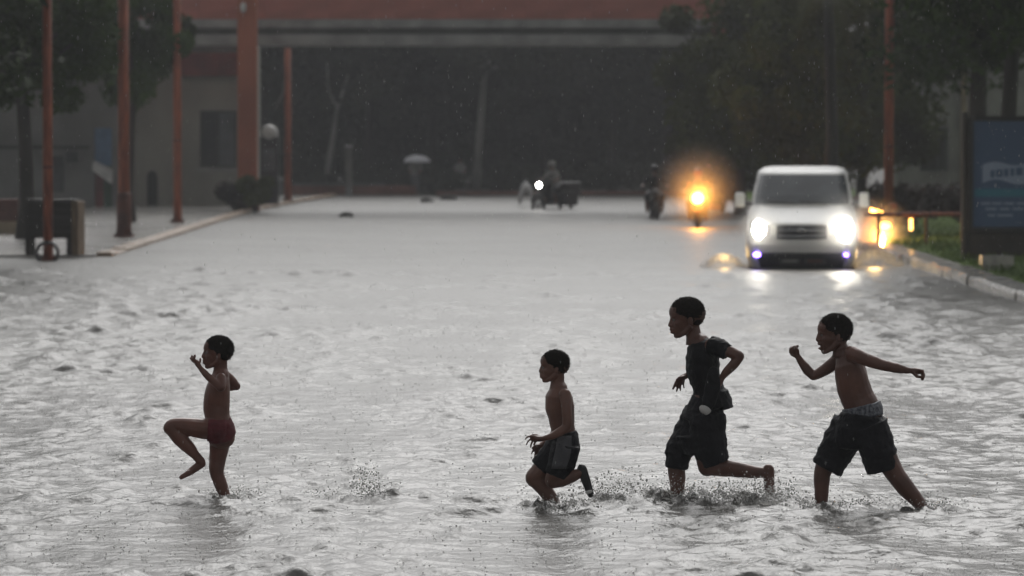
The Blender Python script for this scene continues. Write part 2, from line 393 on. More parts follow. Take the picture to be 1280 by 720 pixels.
# ------------------------------------------------------------------ trees
def leaves_np(cen, rad, n, size, r, down=.0, flat=.75):
    """n leaf quads spread over clumps"""
    k = r.integers(0, len(cen), n); c = cen[k]; rr = rad[k][:, None]
    d = r.normal(size=(n, 3)); d /= np.linalg.norm(d, axis=1)[:, None]
    p = c+d*rr*(r.random((n, 1))**.45)*np.array([1, 1, flat])
    a = r.normal(size=(n, 3)); a /= np.linalg.norm(a, axis=1)[:, None]
    b = np.cross(a, r.normal(size=(n, 3))); b /= np.linalg.norm(b, axis=1)[:, None]
    s = size*r.uniform(.5, 1.3, (n, 1)); a = a*s; b = b*s*.45
    return np.stack([p-a, p+b, p+a, p-b], 1).reshape(-1, 3)
def quads_mesh(name, co, m):
    n = len(co)//4; me = bpy.data.meshes.new(name); me.vertices.add(len(co)); me.vertices.foreach_set('co', co.astype(np.float32).ravel())
    me.loops.add(len(co)); me.loops.foreach_set('vertex_index', np.arange(len(co), dtype=np.int32))
    me.polygons.add(n); me.polygons.foreach_set('loop_start', (np.arange(n)*4).astype(np.int32)); me.update(); me.validate()
    me.materials.append(m); return me
def tree_meshes(h, cr, ch, seed, n=14000, leaf=.15, ml=None, mb=None, clumps=46, trunk_r=.17, lean=0.):
    """h total height, cr crown radius, ch crown height"""
    r = np.random.default_rng(seed); rd = random.Random(seed)
    zc = h-ch/2; cen = []
    while len(cen) < clumps:
        d = r.normal(size=3); d /= np.linalg.norm(d); q = d*(r.random()**.4)
        q = np.array([q[0]*cr, q[1]*cr, q[2]*ch/2])
        if q[2] < -ch*.38 and r.random() < .5: continue
        cen.append(q+np.array([lean, 0, zc]))
    cen = np.array(cen); rad = r.uniform(.16, .30, clumps)*(cr+ch/2)/1.6
    me = quads_mesh('crown', leaves_np(cen, rad, n, leaf, r), ml)
    bm = bmesh.new(); th = h-ch*.75; pts = [(0, 0, -.2)]; rs = [trunk_r*1.35]
    for i in range(1, 6):
        t = i/5; pts.append((lean*t*.7+.06*h*.2*math.sin(3*t+seed), .05*math.sin(4*t+seed), th*t)); rs.append(trunk_r*(1.1-.35*t))
    tube(bm, pts, rs, 9); top = Vector(pts[-1])
    for i in range(11):
        e = Vector(cen[rd.randrange(clumps)]); mid = top.lerp(e, .5)+Vector((rd.uniform(-.2, .2), rd.uniform(-.2, .2), -.12*h*.3))
        st = top.lerp(Vector(pts[-2]), rd.random()*.6)
        tube(bm, [st, st.lerp(mid, .6), mid, e], [trunk_r*.5, trunk_r*.38, trunk_r*.26, trunk_r*.08], 6)
    mt = bpy.data.meshes.new('trunk'); bmesh.ops.recalc_face_normals(bm, faces=bm.faces)
    for f in bm.faces: f.smooth = True
    bm.to_mesh(mt); bm.free(); mt.materials.append(mb); return mt, me
def put_tree(name, ms, loc, rz, s, label, cat='tree', group=None):
    t = empty(name, loc, rz, label, cat, group); t.scale = s if isinstance(s, tuple) else (s, s, s)
    link('trunk', ms[0], None, t); link('crown', ms[1], None, t); return t
broadA = tree_meshes(6.6, 2.4, 3.4, 1, 20000, .12, M['leaf'], M['bark'])
broadB = tree_meshes(7.6, 3.0, 4.8, 2, 24000, .12, M['leaf_olive'], M['bark'])
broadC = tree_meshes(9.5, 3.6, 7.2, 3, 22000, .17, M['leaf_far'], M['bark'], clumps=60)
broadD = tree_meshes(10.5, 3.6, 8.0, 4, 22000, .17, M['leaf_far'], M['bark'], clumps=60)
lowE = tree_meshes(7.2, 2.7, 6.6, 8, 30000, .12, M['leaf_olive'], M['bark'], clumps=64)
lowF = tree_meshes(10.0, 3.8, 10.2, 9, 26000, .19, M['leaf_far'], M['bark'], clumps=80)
paleT = tree_meshes(8.5, 2.8, 3.4, 5, 8000, .16, M['leaf_far'], M['bark_pale'], trunk_r=.22, lean=.6)
tallG = tree_meshes(12, 4.0, 9.6, 12, 42000, .14, M['leaf'], M['bark'], clumps=90, trunk_r=.24)
def shrub(name, loc, size, n, leaf, m, label, seed, cat='shrub', group=None, stem=True):
    r = np.random.default_rng(seed); q = 16; cen = r.uniform(-1, 1, (q, 3))*np.array(size)*.6; cen[:, 2] = np.abs(cen[:, 2])+size[2]*.35
    t = empty(name, loc, 0, label, cat, group)
    link('foliage', quads_mesh('foliage', leaves_np(cen, r.uniform(.3, .5, q)*min(size[0], size[2]), n, leaf, r, flat=1), m), None, t)
    bm = bmesh.new()
    for i in range(7): tube(bm, [(0, 0, -.1), (cen[i][0]*.4, cen[i][1]*.4, cen[i][2]*.5), tuple(cen[i])], [.03, .022, .01], 5)
    bmobj('stem', bm, M['bark'], t); return t
# left trees
def zt(py, D): return P(640, py, D).z
put_tree('street_tree', broadA, (PX(30, 88), 88, 0), .4, (1.05, 1.05, .93), 'dark leafy tree behind the leftmost orange post with its crown over the dark stand', 'tree', 'trees along the left pavement')
put_tree('street_tree', broadA, (PX(165, 104), 104, 0), 2.2, (.66, .66, .97), 'smaller round-headed tree between the second and third orange posts', 'tree', 'trees along the left pavement')
put_tree('street_tree', tallG, (PX(-150, 74), 74, 0), 4.2, (1, 1, 1), 'dark tree cut by the left edge of the photo beyond the cream planter', 'tree', 'trees along the left pavement')
# right trees
put_tree('roadside_tree', lowE, (PX(925, 116), 116, .1), .3, (.9, .9, .95), 'olive green tree hiding the right end of the footbridge', 'tree', 'trees on the right verge')
put_tree('roadside_tree', lowE, (PX(1010, 104), 104, .1), 1.9, (.80, .80, .94), 'leafy olive tree directly behind the white van', 'tree', 'trees on the right verge')
put_tree('roadside_tree', lowE, (PX(1078, 112), 112, .1), 3.0, (.9, .9, .98), 'dark olive tree just left of the orange post behind the van', 'tree', 'trees on the right verge')
put_tree('roadside_tree', tallG, (PX(1222, 92), 92, .1), 1.1, (.95, .95, 1.12), 'dark tree just right of the orange post with low hanging leaves', 'tree', 'trees on the right verge')
put_tree('roadside_tree', broadA, (PX(1262, 76), 76, .1), 2.6, (1.0, 1.0, 1.16), 'darkest tree overhanging the blue advertising panel', 'tree', 'trees on the right verge')
put_tree('roadside_tree', tallG, (PX(1370, 69), 69, .1), 2.9, (.9, .9, 1.1), 'dark tree at the right edge behind the blue advertising panel', 'tree', 'trees on the right verge')
shrub('shrub', (PX(903, 117.5), 117.5, .05), (.75, .4, 1.3), 4200, .08, M['leaf_olive'], 'bushy green shrub at the foot of the right end of the footbridge', 78)
# palm behind the van
def palm():
    t = empty('palm_tree', (PX(1035, 98), 98, .1), 0, 'palm with long arching fronds above the white van', 'tree')
    bm = bmesh.new(); H = 5.6; tube(bm, [(0, 0, -.2), (.1, 0, 2), (.05, .1, 4), (0, 0, H)], [.2, .15, .13, .12], 10); bmobj('trunk', bm, M['bark'], t, smooth=True)
    for k in range(15):
        a = k*2.399; up = random.uniform(.25, 1.1); L = random.uniform(1.9, 2.5); pts = []
        bm = bmesh.new()
        for i in range(9):
            s = i/8; rr = L*s*math.cos(up*(1-s*.4)); zz = H+L*math.sin(up)*s-1.7*s*s
            pts.append(Vector((rr*math.cos(a), rr*math.sin(a), zz)))
        tube(bm, pts, [.028*(1-.8*i/8)+.004 for i in range(9)], 5)
        side = Vector((-math.sin(a), math.cos(a), 0))
        for i in range(1, 8):
            for j in range(3):
                q = pts[i].lerp(pts[i+1], j/3)
                for sg in (-1, 1):
                    e = q+side*sg*.42*(1-abs(i-4)/7)+Vector((0, 0, -.22))+(pts[i+1]-pts[i])*.8
                    wv = (pts[i+1]-pts[i]).normalized()*.03
                    bm.faces.new([bm.verts.new(q-wv), bm.verts.new(q+wv), bm.verts.new(e)])
        bmobj('frond', bm, M['leaf_olive'], t)
palm()
# far wood beyond the footbridge: rows of trees one behind another
k = 0
FT = ['front row far tree right of the thick column', 'front row far tree beside the fourth orange post', 'front row far tree above the pale post', 'front row far tree over the white umbrella', 'front row far tree behind the pale trunked tree', 'front row far tree above the cargo motorcycle', 'front row far tree left of the unlit motorcycle', 'front row far tree above the unlit motorcycle', 'front row far tree behind the orange-lit motorcycle']
for row, (D, n) in enumerate(((158, 9), (168, 9), (182, 10))):
    for i in range(n):
        px = 330+(i+.5*(row % 2))*72+random.uniform(-14, 14); ms = (broadC if i % 2 else broadD) if row == 0 else lowF
        x = PX(px, D)
        put_tree('far_tree', ms, (x, D+random.uniform(-3, 3), 0), random.uniform(0, 6), random.uniform(.92, 1.15),
                 FT[i] if row == 0 else 'dark bushy tree of the rear rows filling the misty wood behind the footbridge', 'tree', 'far trees beyond the flooded road')
        k += 1
put_tree('bare_tree', paleT, (PX(596, 152), 152, 0), .5, (.7, .7, .85), 'pale trunked tree standing before the dark wood right of the umbrella', 'tree')
t = empty('bare_tree', (PX(425, 153), 153, 0), 0, 'leaning pale bare branches under the footbridge left of centre', 'tree')
bm = bmesh.new(); tube(bm, [(-.6, 0, 0), (-.35, 0, 1.6), (-.1, 0, 3.2), (.35, 0, 4.6)], [.13, .11, .08, .04], 8); bmobj('trunk', bm, M['bark_pale'], t, smooth=True)
bm = bmesh.new(); tube(bm, [(-.1, 0, 3.2), (-.45, .1, 4.0), (-.5, .1, 5.0)], [.06, .05, .03], 7); bmobj('branch', bm, M['bark_pale'], t, smooth=True)
spots = [(470, 151, 1.5, .8), (545, 151.5, 1.7, .9), (640, 151, 1.6, .9), (735, 151.5, 1.8, .9), (800, 150, 1.7, 1.0), (870, 150, 1.8, 1.1), (390, 151, 1.6, .9)]
for i, (px, D, sx, sz) in enumerate(spots):
    shrub('far_shrub', (PX(px, D), D, 0), (sx, .8, sz), 2600, .09, M['leaf_far'], 'low dark bush at the far edge of the flood '+['right of the pale post', 'behind the white umbrella', 'left of the lit trike', 'right of the lit trike', 'left of the two motorcycles', 'behind the orange-lit motorcycle', 'left of the pale post'][i], 30+i, group='bushes at the far edge of the water')

# ------------------------------------------------------------------ footbridge
DB = 121.0
bt = empty('footbridge', (0, DB, 0), 0, 'long footbridge with faded red parapet and grey concrete beams crossing above the road', 'bridge')
zr0 = zt(24, DB); zg1 = zt(35, DB); zd1 = zt(43, DB); zb = zt(56, DB); ztop = zr0+1.15
xl, xr = PX(-160, DB), PX(903, DB)
bm = bmesh.new(); box(bm, xl, xr, 0, 2.6, zg1, zr0-.003, .02); bmobj('deck', bm, M['concrete'], bt)
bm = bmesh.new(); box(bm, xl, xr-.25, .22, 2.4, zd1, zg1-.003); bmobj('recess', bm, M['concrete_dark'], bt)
bm = bmesh.new(); box(bm, xl, xr-.3, .05, 2.5, zb, zd1-.003, .02); bmobj('beam', bm, M['concrete'], bt)
npan = 13; pw = (xr-xl)/npan
bm = bmesh.new(); box(bm, .012, pw-.012, .03, .17, 0, 1.08, .015); pm = bmobj('parapet_panel', bm, M['brick_red'], bt, (xl, 0, zr0))
for i in range(1, npan):
    o = pm.copy(); C.objects.link(o); o.parent = bt; o.location = (xl+i*pw, random.uniform(-.008, .008), zr0)
for i in range(npan+3):
    pass
bm = bmesh.new(); box(bm, xl, xr, 0, .2, zr0+1.083, zr0+1.19, .02); bmobj('coping', bm, M['concrete'], bt)
bm = bmesh.new(); box(bm, xl, xr, 2.4, 2.55, zr0, zr0+1.15); bmobj('rear_parapet', bm, M['brick_red'], bt)
# right end block and its column
bm = bmesh.new(); box(bm, PX(889, DB), PX(906, DB), -.12, 2.7, -.2, zr0+.5, .02); bmobj('column', bm, M['brick_red'], bt)
bm = bmesh.new(); box(bm, PX(906.5, DB), PX(1060, DB), .3, 2.4, zt(12, DB), zt(-10, DB)); bmobj('stair_parapet', bm, M['brick_red'], bt)
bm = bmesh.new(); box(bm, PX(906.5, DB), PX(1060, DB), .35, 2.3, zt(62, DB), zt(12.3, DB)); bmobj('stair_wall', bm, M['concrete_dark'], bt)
# big left column just in front of the bridge
bt2 = empty('bridge_column', (PX(310, 119), 119, 0), 0, 'thick brick-orange column rising past the footbridge at the kerb', 'column')
hw = 12/FPX*119
bm = bmesh.new(); box(bm, -hw, hw, -hw, hw, 0, 8.0, .03); bmobj('shaft', bm, M['orange_flat'], bt2)
bm = bmesh.new(); box(bm, -hw-.06, hw+.06, -hw-.06, hw+.06, -.1, .3, .02); bmobj('base', bm, M['orange_dark'], bt2)
bm = bmesh.new(); ell(bm, (-.1, -hw-.1, zt(10, 119)), (.09, .09, .16)); tube(bm, [(-.1, -hw, zt(4, 119)), (-.1, -hw-.1, zt(5, 119))], .03, 6); bmobj('lamp', bm, M['white_paint'], bt2, smooth=True)

# ------------------------------------------------------------------ left buildings
DW = 126.0
def wallbox(name, parent, m, px0, px1, y0, y1, py0, py1, D, bev=0.):
    bm = bmesh.new(); box(bm, PX(px0, D), PX(px1, D), y0, y1, zt(py1, D), zt(py0, D), bev); return bmobj(name, bm, m, parent)
b1 = empty('building', (0, DW, 0), 0, 'grey-green building with a two-pane window and maroon fascia beside the thick column', 'building')
# wall built round its openings: window 250-295 x 138-210, niche 183-197 x 212-262
zz0 = -.1
def wb(px0, px1, pyT, pyB, m=M['wall_green'], name='wall', y0=0, y1=.4, bottom=None):
    bm = bmesh.new(); box(bm, PX(px0, DW), PX(px1, DW), y0, y1, zt(pyB, DW) if bottom is None else bottom, zt(pyT, DW)); return bmobj(name, bm, m, b1)
wb(145, 182.9, 60, 0, bottom=zz0); wb(183, 197, 60, 212); wb(197.1, 249.9, 60, 0, bottom=zz0)
wb(250, 296, 95, 138); wb(250, 296, 210, 0, bottom=zz0); wb(296.1, 303, 60, 0, bottom=zz0)
wb(182, 198, 205, 270, M['black_plastic'], 'niche_back', .42, .5)
bm = bmesh.new()
prism(bm, [(PX(183, DW), zt(212, DW)+.02), (PX(183, DW), zt(220, DW))]+[(PX(190, DW)-.162*math.cos(a), zt(220, DW)+.17*math.sin(a)) for a in np.linspace(0, PI, 9)]+[(PX(197, DW), zt(220, DW)), (PX(197, DW), zt(212, DW)+.02)], -.01, .3)
bmobj('niche_arch', bm, M['wall_green'], b1)
wf = wb(250.3, 295.7, 138.3, 141, M['frame'], 'window_frame', .05, .15)
for a in ((250.3, 253, 141.1, 209.7), (293, 295.7, 141.1, 209.7), (271, 274, 141.1, 207), (253.1, 292.9, 207.1, 209.7)):
    o = wb(*a, M['frame'], 'frame_bar', .05, .15); o.parent = wf
for a in ((253.1, 270.9), (274.1, 292.9)):
    o = wb(a[0], a[1], 141.1, 206.9, M['glass_grey'] if a[0] > 260 else M['glass'], 'pane', .09, .11); o.parent = wf
wb(246, 300, 210.5, 214, M['concrete'], 'window_sill', -.12, -.003)
wb(225, 304, 66, 95, M['maroon'], 'fascia', -.25, -.003)
wb(225, 304, 42, 65, M['concrete_dark'], 'upper_wall', -.10, .4)
for i, px in enumerate((148, 160, 172)): pass
bm = bmesh.new(); box(bm, PX(149.5, DW), PX(306, DW), -.05, 5, zt(40, DW)-.1, zt(38, DW)); bmobj('roof', bm, M['concrete_dark'], b1)
bm = bmesh.new(); box(bm, PX(299, DW), PX(303, DW), .41, 9, zz0, zt(42, DW)); bmobj('side_wall', bm, M['wall_green'], b1)

DW2 = 124.6
b2 = empty('building', (0, DW2, 0), 0, 'grey rendered building on the far left with a blue doorway under a white sloping awning', 'building')
def wb2(px0, px1, pyT, pyB, m=M['wall_grey'], name='wall', y0=0, y1=.4, bottom=None):
    bm = bmesh.new(); box(bm, PX(px0, DW2), PX(px1, DW2), y0, y1, zt(pyB, DW2) if bottom is None else bottom, zt(pyT, DW2)); return bmobj(name, bm, m, b2)
wb2(-120, 117.9, 45, 0, bottom=zz0); wb2(118, 140, 45, 160); wb2(140.1, 149, 45, 0, bottom=zz0)
wb2(118.2, 139.8, 160, 207, M['blue'], 'door_panel', .1, .15)
wb2(118.2, 128.9, 207.2, 272, M['red_dark'], 'door_leaf', .16, .2); wb2(129.1, 139.8, 207.2, 272, M['green_paint'], 'door_leaf', .16, .2)
bm = bmesh.new(); x0, x1 = PX(117, DW2), PX(141, DW2)
vs = [bm.verts.new(q) for q in ((x0, -.30, zt(206, DW2)), (x1, -.30, zt(220, DW2)), (x1, .05, zt(212, DW2)), (x0, .05, zt(200, DW2)), (x0, -.30, zt(213, DW2)), (x1, -.30, zt(230, DW2)), (x1, .05, zt(222, DW2)), (x0, .05, zt(207, DW2)))]
for f in ((0, 1, 2, 3), (4, 5, 6, 7), (0, 1, 5, 4), (1, 2, 6, 5), (2, 3, 7, 6), (3, 0, 4, 7)): bm.faces.new([vs[i] for i in f])
bmobj('awning', bm, M['white_paint'], b2)
wb2(-120, 112, 182, 186, M['frame'], 'string_course', -.08, -.003)
wb2(60, 80, 195, 240, M['glass'], 'window', -.02, -.003); wb2(84, 98, 190, 202, M['glass'], 'lantern', -.25, -.05)
bm = bmesh.new(); box(bm, PX(-120, DW2), PX(149, DW2), -.15, 1.3, zt(45, DW2), zt(38, DW2)); bmobj('roof', bm, M['concrete_dark'], b2)

# cream planter wall, bottom left
D = 92
t = empty('planter_wall', (PX(8, D), D, 0), 0, 'low cream wall with an orange-brown upper course at the left edge', 'wall')
bm = bmesh.new(); box(bm, PX(600, D)*1.0, PX(658, D), 0, .6, 0, zt(277, D), .02); bmobj('base', bm, M['cream'], t)
bm = bmesh.new(); 
brk = None
for r_ in range(2):
    for i in range(5):
        x = -.75+i*.29+(.1 if r_ else 0)
        if brk is None:
            b_ = bmesh.new(); box(b_, 0, .28, .05, .5, 0, .25, .012); brk = bmobj('brick', b_, M['dirty_red'], t, (x, 0, zt(277, D)+.005))
        else:
            o = brk.copy(); C.objects.link(o); o.parent = t; o.location = (x, random.uniform(-.01, .01), zt(277, D)+.005+r_*.26)
bm.free()

# dark wooden stand
D = GD(321)
t = empty('wooden_stand', (PX(68, D), D, 0), -.12, 'dark wooden box stand on legs just behind the leftmost orange post', 'stand')
s_ = 71/FPX*D/2
for i in range(5):
    b_ = bmesh.new(); box(b_, -s_+.05, s_-.16, -.02, .02, 0, .135, .006); bmobj('plank', b_, M['wood_dark'], t, (0, -.2, .36+i*.142), (0, .006*random.uniform(-1, 1), 0))
bm = bmesh.new(); box(bm, -s_+.02, s_-.1, -.25, .28, 1.075, 1.11, .008); bmobj('top', bm, M['wood_dark'], t)
bm = bmesh.new(); box(bm, s_-.155, s_-.02, -.26, .3, .0, 1.07, .008); bmobj('side_panel', bm, M['wood_light'], t)
for i in range(5):
    b_ = bmesh.new(); box(b_, -s_+.05, s_-.16, -.02, .02, 0, .135, .006); bmobj('plank', b_, M['wood_dark'], t, (0, .26, .36+i*.142))
for x in (-s_+.06, s_-.22):
    for y in (-.15, .2):
        b_ = bmesh.new(); box(b_, x-.05, x+.05, y-.04, y+.04, -.1, 1.07, .006); bmobj('leg', b_, M['wood_dark'], t)

# ------------------------------------------------------------------ orange posts
def post(px, pyb, w_, top_py, label, dark=.0, zb=.0, thick_base=False, group='orange street posts'):
    D = GD(pyb, zb); r = w_/FPX*D/2; t = empty('street_post', (PX(px, D), D, zb), 0, label, 'post', group); H = zt(top_py, D)-zb
    bm = bmesh.new(); tube(bm, [(0, 0, .0), (0, 0, H*.5), (0, 0, H)], [r*1.04, r, r*.92], 16); bmobj('shaft', bm, M['orange'], t, smooth=True)
    bm = bmesh.new(); box(bm, -r*1.7, r*1.7, -r*1.7, r*1.7, -.12, .05, .01); bmobj('base_plate', bm, M['orange_dark'], t)
    for a in range(4):
        b_ = bmesh.new(); tube(b_, [(r*1.35*(-1)**(a//2), r*1.35*(-1)**a, .05), (r*1.35*(-1)**(a//2), r*1.35*(-1)**a, .10)], .018, 6); bmobj('bolt', b_, M['dark_metal'], t)
    if thick_base:
        bm = bmesh.new(); tube(bm, [(0, 0, .05), (0, 0, .95), (0, 0, 1.0)], [r*1.35, r*1.3, r*1.05], 16); bmobj('sleeve', bm, M['orange_dark'], t, smooth=True)
    else:
        bm = bmesh.new(); tube(bm, [(0, 0, H*.30), (0, 0, H*.30+.05)], [r*1.12]*2, 14); bmobj('collar', bm, M['orange_dark'], t, smooth=True)
    return t
p1 = post(60, 326, 12, -60, 'leftmost orange post standing in the water before the dark wooden stand')
bm = bmesh.new(); torus(bm, (0, 0, .12), .20, .03, 'Y', 24, 8); bmobj('hoop', bm, M['dark_metal'], p1, (0, -.15, .03))
post(155, 296, 14, -60, 'second orange post from the left with a dark sleeve round its foot', thick_base=True, zb=.045)
post(222, 278, 10, -60, 'third orange post from the left at the kerb before the grey-green building', zb=.045)
p4 = post(360, 252, 8.5, 60, 'fourth and shortest orange post with a bracket at its top under the footbridge', zb=.045)
bm = bmesh.new(); tube(bm, [(0, 0, 4.4), (-.15, 0, 3.6), (-.45, 0, 3.0)], [.05, .04, .03], 7); bmobj('bracket', bm, M['bark_pale'], p4, smooth=True)
D = 84
t = post(1111, GD(1) and 289, 12, -60, 'tall orange post on the right verge behind the white van', zb=.15, group='orange street posts')

# kiosk with white dome
D = 127
t = empty('phone_kiosk', (PX(337, D), D, .03), 0, 'dark slender kiosk with a small white dome between the thick column and the fourth post', 'kiosk')
bm = bmesh.new(); box(bm, -.30, .30, -.2, .2, .0, zt(172, D), .05); bmobj('body', bm, M['dark_metal'], t)
bm = bmesh.new(); ell(bm, (0, 0, zt(168, D)), (.28, .28, .28)); bmobj('dome', bm, M['white_paint'], t, smooth=True)
bm = bmesh.new(); box(bm, -.2, .2, -.215, -.203, 1.1, 1.8); bmobj('window', bm, M['glass_grey'], t)

# low far wall and post, umbrella walker etc.
D = 148.2
t = empty('low_wall', (PX(430, D), D, 0), 0, 'low brick-red wall at the far edge of the water beneath the pale post', 'wall')
bm = bmesh.new(); box(bm, PX(365, D)-PX(430, D), PX(520, D)-PX(430, D), 0, .3, 0, zt(232, D), .02); bmobj('wall', bm, M['dirty_red'], t)
bm = bmesh.new(); box(bm, PX(365, D)-PX(430, D), PX(480, D)-PX(430, D), -.03, .33, zt(232, D)+.003, zt(229, D), .01); bmobj('coping', bm, M['concrete_dark'], t)
t = empty('low_wall', (PX(700, D), D, 0), 0, 'long dull kerb wall at the far edge of the water behind the trike', 'wall')
bm = bmesh.new(); box(bm, PX(545, D)-PX(700, D), PX(935, D)-PX(700, D), 0, .3, 0, zt(239, D), .02); bmobj('wall', bm, M['dirty_red'], t)
D = 147.6
t = empty('pale_post', (PX(436, D), D, 0), 0, 'pale concrete post standing alone at the far edge of the water', 'post')
bm = bmesh.new(); box(bm, -.12, .12, -.1, .1, 0, zt(184, D), .015); bmobj('shaft', bm, M['bark_pale'], t)
bm = bmesh.new(); box(bm, -.15, .15, -.13, .13, zt(184, D)+.002, zt(181, D), .01); bmobj('cap', bm, M['concrete'], t)

def walker(name, px, pyb, hgt, mt, label, D=None, facing=1, skin='skin_c', trousers='grey_cloth'):
    D = D or GD(pyb); t = empty(name, (PX(px, D), D, .0), 0, label, 'person'); h = hgt; f = facing
    bm = bmesh.new()
    ell(bm, (0, 0, .93*h), (.055*h, .05*h, .07*h)); tube(bm, [(0, 0, .88*h), (0, 0, .8*h)], .03*h, 8)
    tube(bm, [(0, 0, .84*h), (0, 0, .77*h), (0, 0, .62*h), (0, 0, .52*h), (0, 0, .46*h)], [(.05*h, .04*h), (.12*h, .06*h), (.095*h, .06*h), (.10*h, .07*h), (.07*h, .06*h)], 12)
    for s in (-1, 1):
        tube(bm, [(.055*h*s, 0, .5*h), (.06*h*s+.03*f, -.02*s, .27*h), (.06*h*s, 0, .04*h), (.06*h*s, -.02, .0)], [.06*h, .045*h, .028*h, .03*h], 8)
        tube(bm, [(.115*h*s, 0, .8*h), (.15*h*s, 0, .64*h), (.12*h*s, -.1*h, .56*h), (.1*h*s, -.15*h, .60*h)], [.035*h, .03*h, .022*h, .02*h], 8)
    remesh_obj('body', bm, M[skin], t, .018, 2)
    bm = bmesh.new(); tube(bm, [(0, 0, .84*h), (0, 0, .77*h), (0, 0, .62*h), (0, 0, .50*h)], [(.06*h, .05*h), (.135*h, .075*h), (.11*h, .075*h), (.115*h, .085*h)], 14)
    for s in (-1, 1): tube(bm, [(.115*h*s, 0, .8*h), (.155*h*s, 0, .66*h)], [.045*h, .04*h], 8)
    remesh_obj('shirt', bm, mt, t, .02, 2)
    bm = bmesh.new(); tube(bm, [(0, 0, .54*h), (0, 0, .46*h)], [(.11*h, .08*h), (.105*h, .08*h)], 12)
    for s in (-1, 1): tube(bm, [(.055*h*s, 0, .5*h), (.06*h*s+.03*f, -.02*s, .27*h), (.06*h*s, 0, .08*h)], [.07*h, .055*h, .045*h], 8)
    remesh_obj('trousers', bm, M[trousers], t, .02, 2)
    bm = bmesh.new(); ell(bm, (0, .01*h, .955*h), (.06*h, .06*h, .055*h)); bmobj('hair', bm, M['hair'], t, smooth=True)
    return t
wk = walker('person', 519, 242, 1.42, M['pale_cloth'], 'far person in pale clothes standing under the white umbrella', D=149.3)
D = 149.1
t = empty('umbrella', (PX(521.5, D), D, 0), 0, 'open white umbrella held over the far person by the water edge', 'umbrella')
bm = bmesh.new(); zc_ = zt(203, D); R_ = 17/FPX*D; hh = .28; prev = None; apex = bm.verts.new((0, 0, zc_+hh))
for j in range(1, 6):
    f_ = j/5; ring = []
    for i in range(16):
        a = 2*PI*i/16; rr = R_*math.sin(f_*PI/2)*(1 if i % 2 == 0 or j < 5 else .94); ring.append(bm.verts.new((rr*math.cos(a), rr*math.sin(a), zc_+hh*math.cos(f_*PI/2))))
    for i in range(16):
        if prev is None: bm.faces.new((apex, ring[i], ring[(i+1) % 16]))
        else: bm.faces.new((prev[i], ring[i], ring[(i+1) % 16], prev[(i+1) % 16]))
    prev = ring
bmobj('canopy', bm, M['umbrella'], t, smooth=True)
bm = bmesh.new(); tube(bm, [(0, 0, .75), (0, 0, zc_+hh+.08)], .018, 6); bmobj('shaft', bm, M['dark_metal'], t)
walker('person', 575, 242, 1.35, M['pale_cloth'], 'dim far person in a pale shirt left of the pale trunked tree', D=154)

for i, (px, py, s) in enumerate(((534, 253, .16), (561, 250, .2), (433, 271, .16))):
    D = GD(py); bm = bmesh.new(); ell(bm, (0, 0, 0), (s*1.4, s, s*.8), None, 12, 8)
    for v in bm.verts: v.co *= 1+.35*noise.noise(v.co*9+Vector((i, 0, 0)))
    o = bmobj('debris', bm, M['debris'], None, (PX(px, D), D, .02), smooth=True)
    tag(o, ['small dark clump floating below the umbrella', 'larger dark clump floating right of the umbrella', 'flat dark clump floating below the pale post'][i], 'debris', 'dark clumps floating in the flood')

# ------------------------------------------------------------------ right side: building, hedge, rail, advert panel, trough
D = 118
t = empty('building', (PX(1175, D), D, 0), 0, 'grey building with a pale window seen between the orange post and the advertising panel', 'building')
def rb(name, m, a, b, c, d, y0, y1):
    bm = bmesh.new(); x = PX(1175, 118); box(bm, PX(a, 118)-x, PX(b, 118)-x, y0, y1, zt(d, 118), zt(c, 118)); return bmobj(name, bm, m, t)
rb('wall', M['concrete'], 1120, 1330, 60, 268, 0, 3); rb('pillar', M['cream'], 1200, 1207, 62, 266, -.2, -.003)
f_ = rb('window', M['glass_grey'], 1150, 1185, 160, 214, -.02, -.003)
for a in (1150, 1161, 1172): o = rb('pane', M['glass'], a+.6, a+10, 162, 212, -.05, -.023); o.parent = f_
rb('roof', M['concrete_dark'], 1115, 1335, 52, 59.8, -.4, 3.2)
o = rb('lamp', M['white_paint'], 1136, 1146, 180, 193, -.3, -.1)
shrub('hedge', (PX(1165, 100), 100, .15), (1.1, .5, .75), 5200, .07, M['hedge_red'], 'dark reddish hedge behind the orange rail', 41, 'hedge')
shrub('hedge', (PX(1115, 94), 94, .15), (1.0, .5, .85), 4200, .07, M['hedge_red'], 'dark hedge round the foot of the orange post behind the van', 42, 'hedge')
shrub('hedge', (PX(1215, 96), 96, .15), (.8, .5, .6), 4200, .07, M['hedge_red'], 'dark hedge beside the edge of the advertising panel', 43, 'hedge')
D = 80
t = empty('barrier_rail', (PX(1140, D), D, .15), 0, 'low orange rail on posts running from the van to the advertising panel', 'rail')
bm = bmesh.new(); z_ = zt(268, D)-.15; x0, x1 = PX(1080, D)-PX(1140, D), PX(1205, D)-PX(1140, D)
tube(bm, [(x0, 0, z_), (x1, 0, z_)], .045, 10); bmobj('rail', bm, M['orange'], t, smooth=True)
for x in (x0+.3, (x0+x1)/2+.25, x1-.02):
    bm = bmesh.new(); tube(bm, [(x, .06, -.1), (x, .06, z_+.06)], .04, 8); bmobj('leg', bm, M['wood_light'], t)
bm = bmesh.new(); box(bm, PX(1138, D)-PX(1140, D)-.03, PX(1138, D)-PX(1140, D)+.04, -.08, -.05, z_-.32, z_-.08, .008); bmobj('reflector', bm, M['amber_soft'], t)

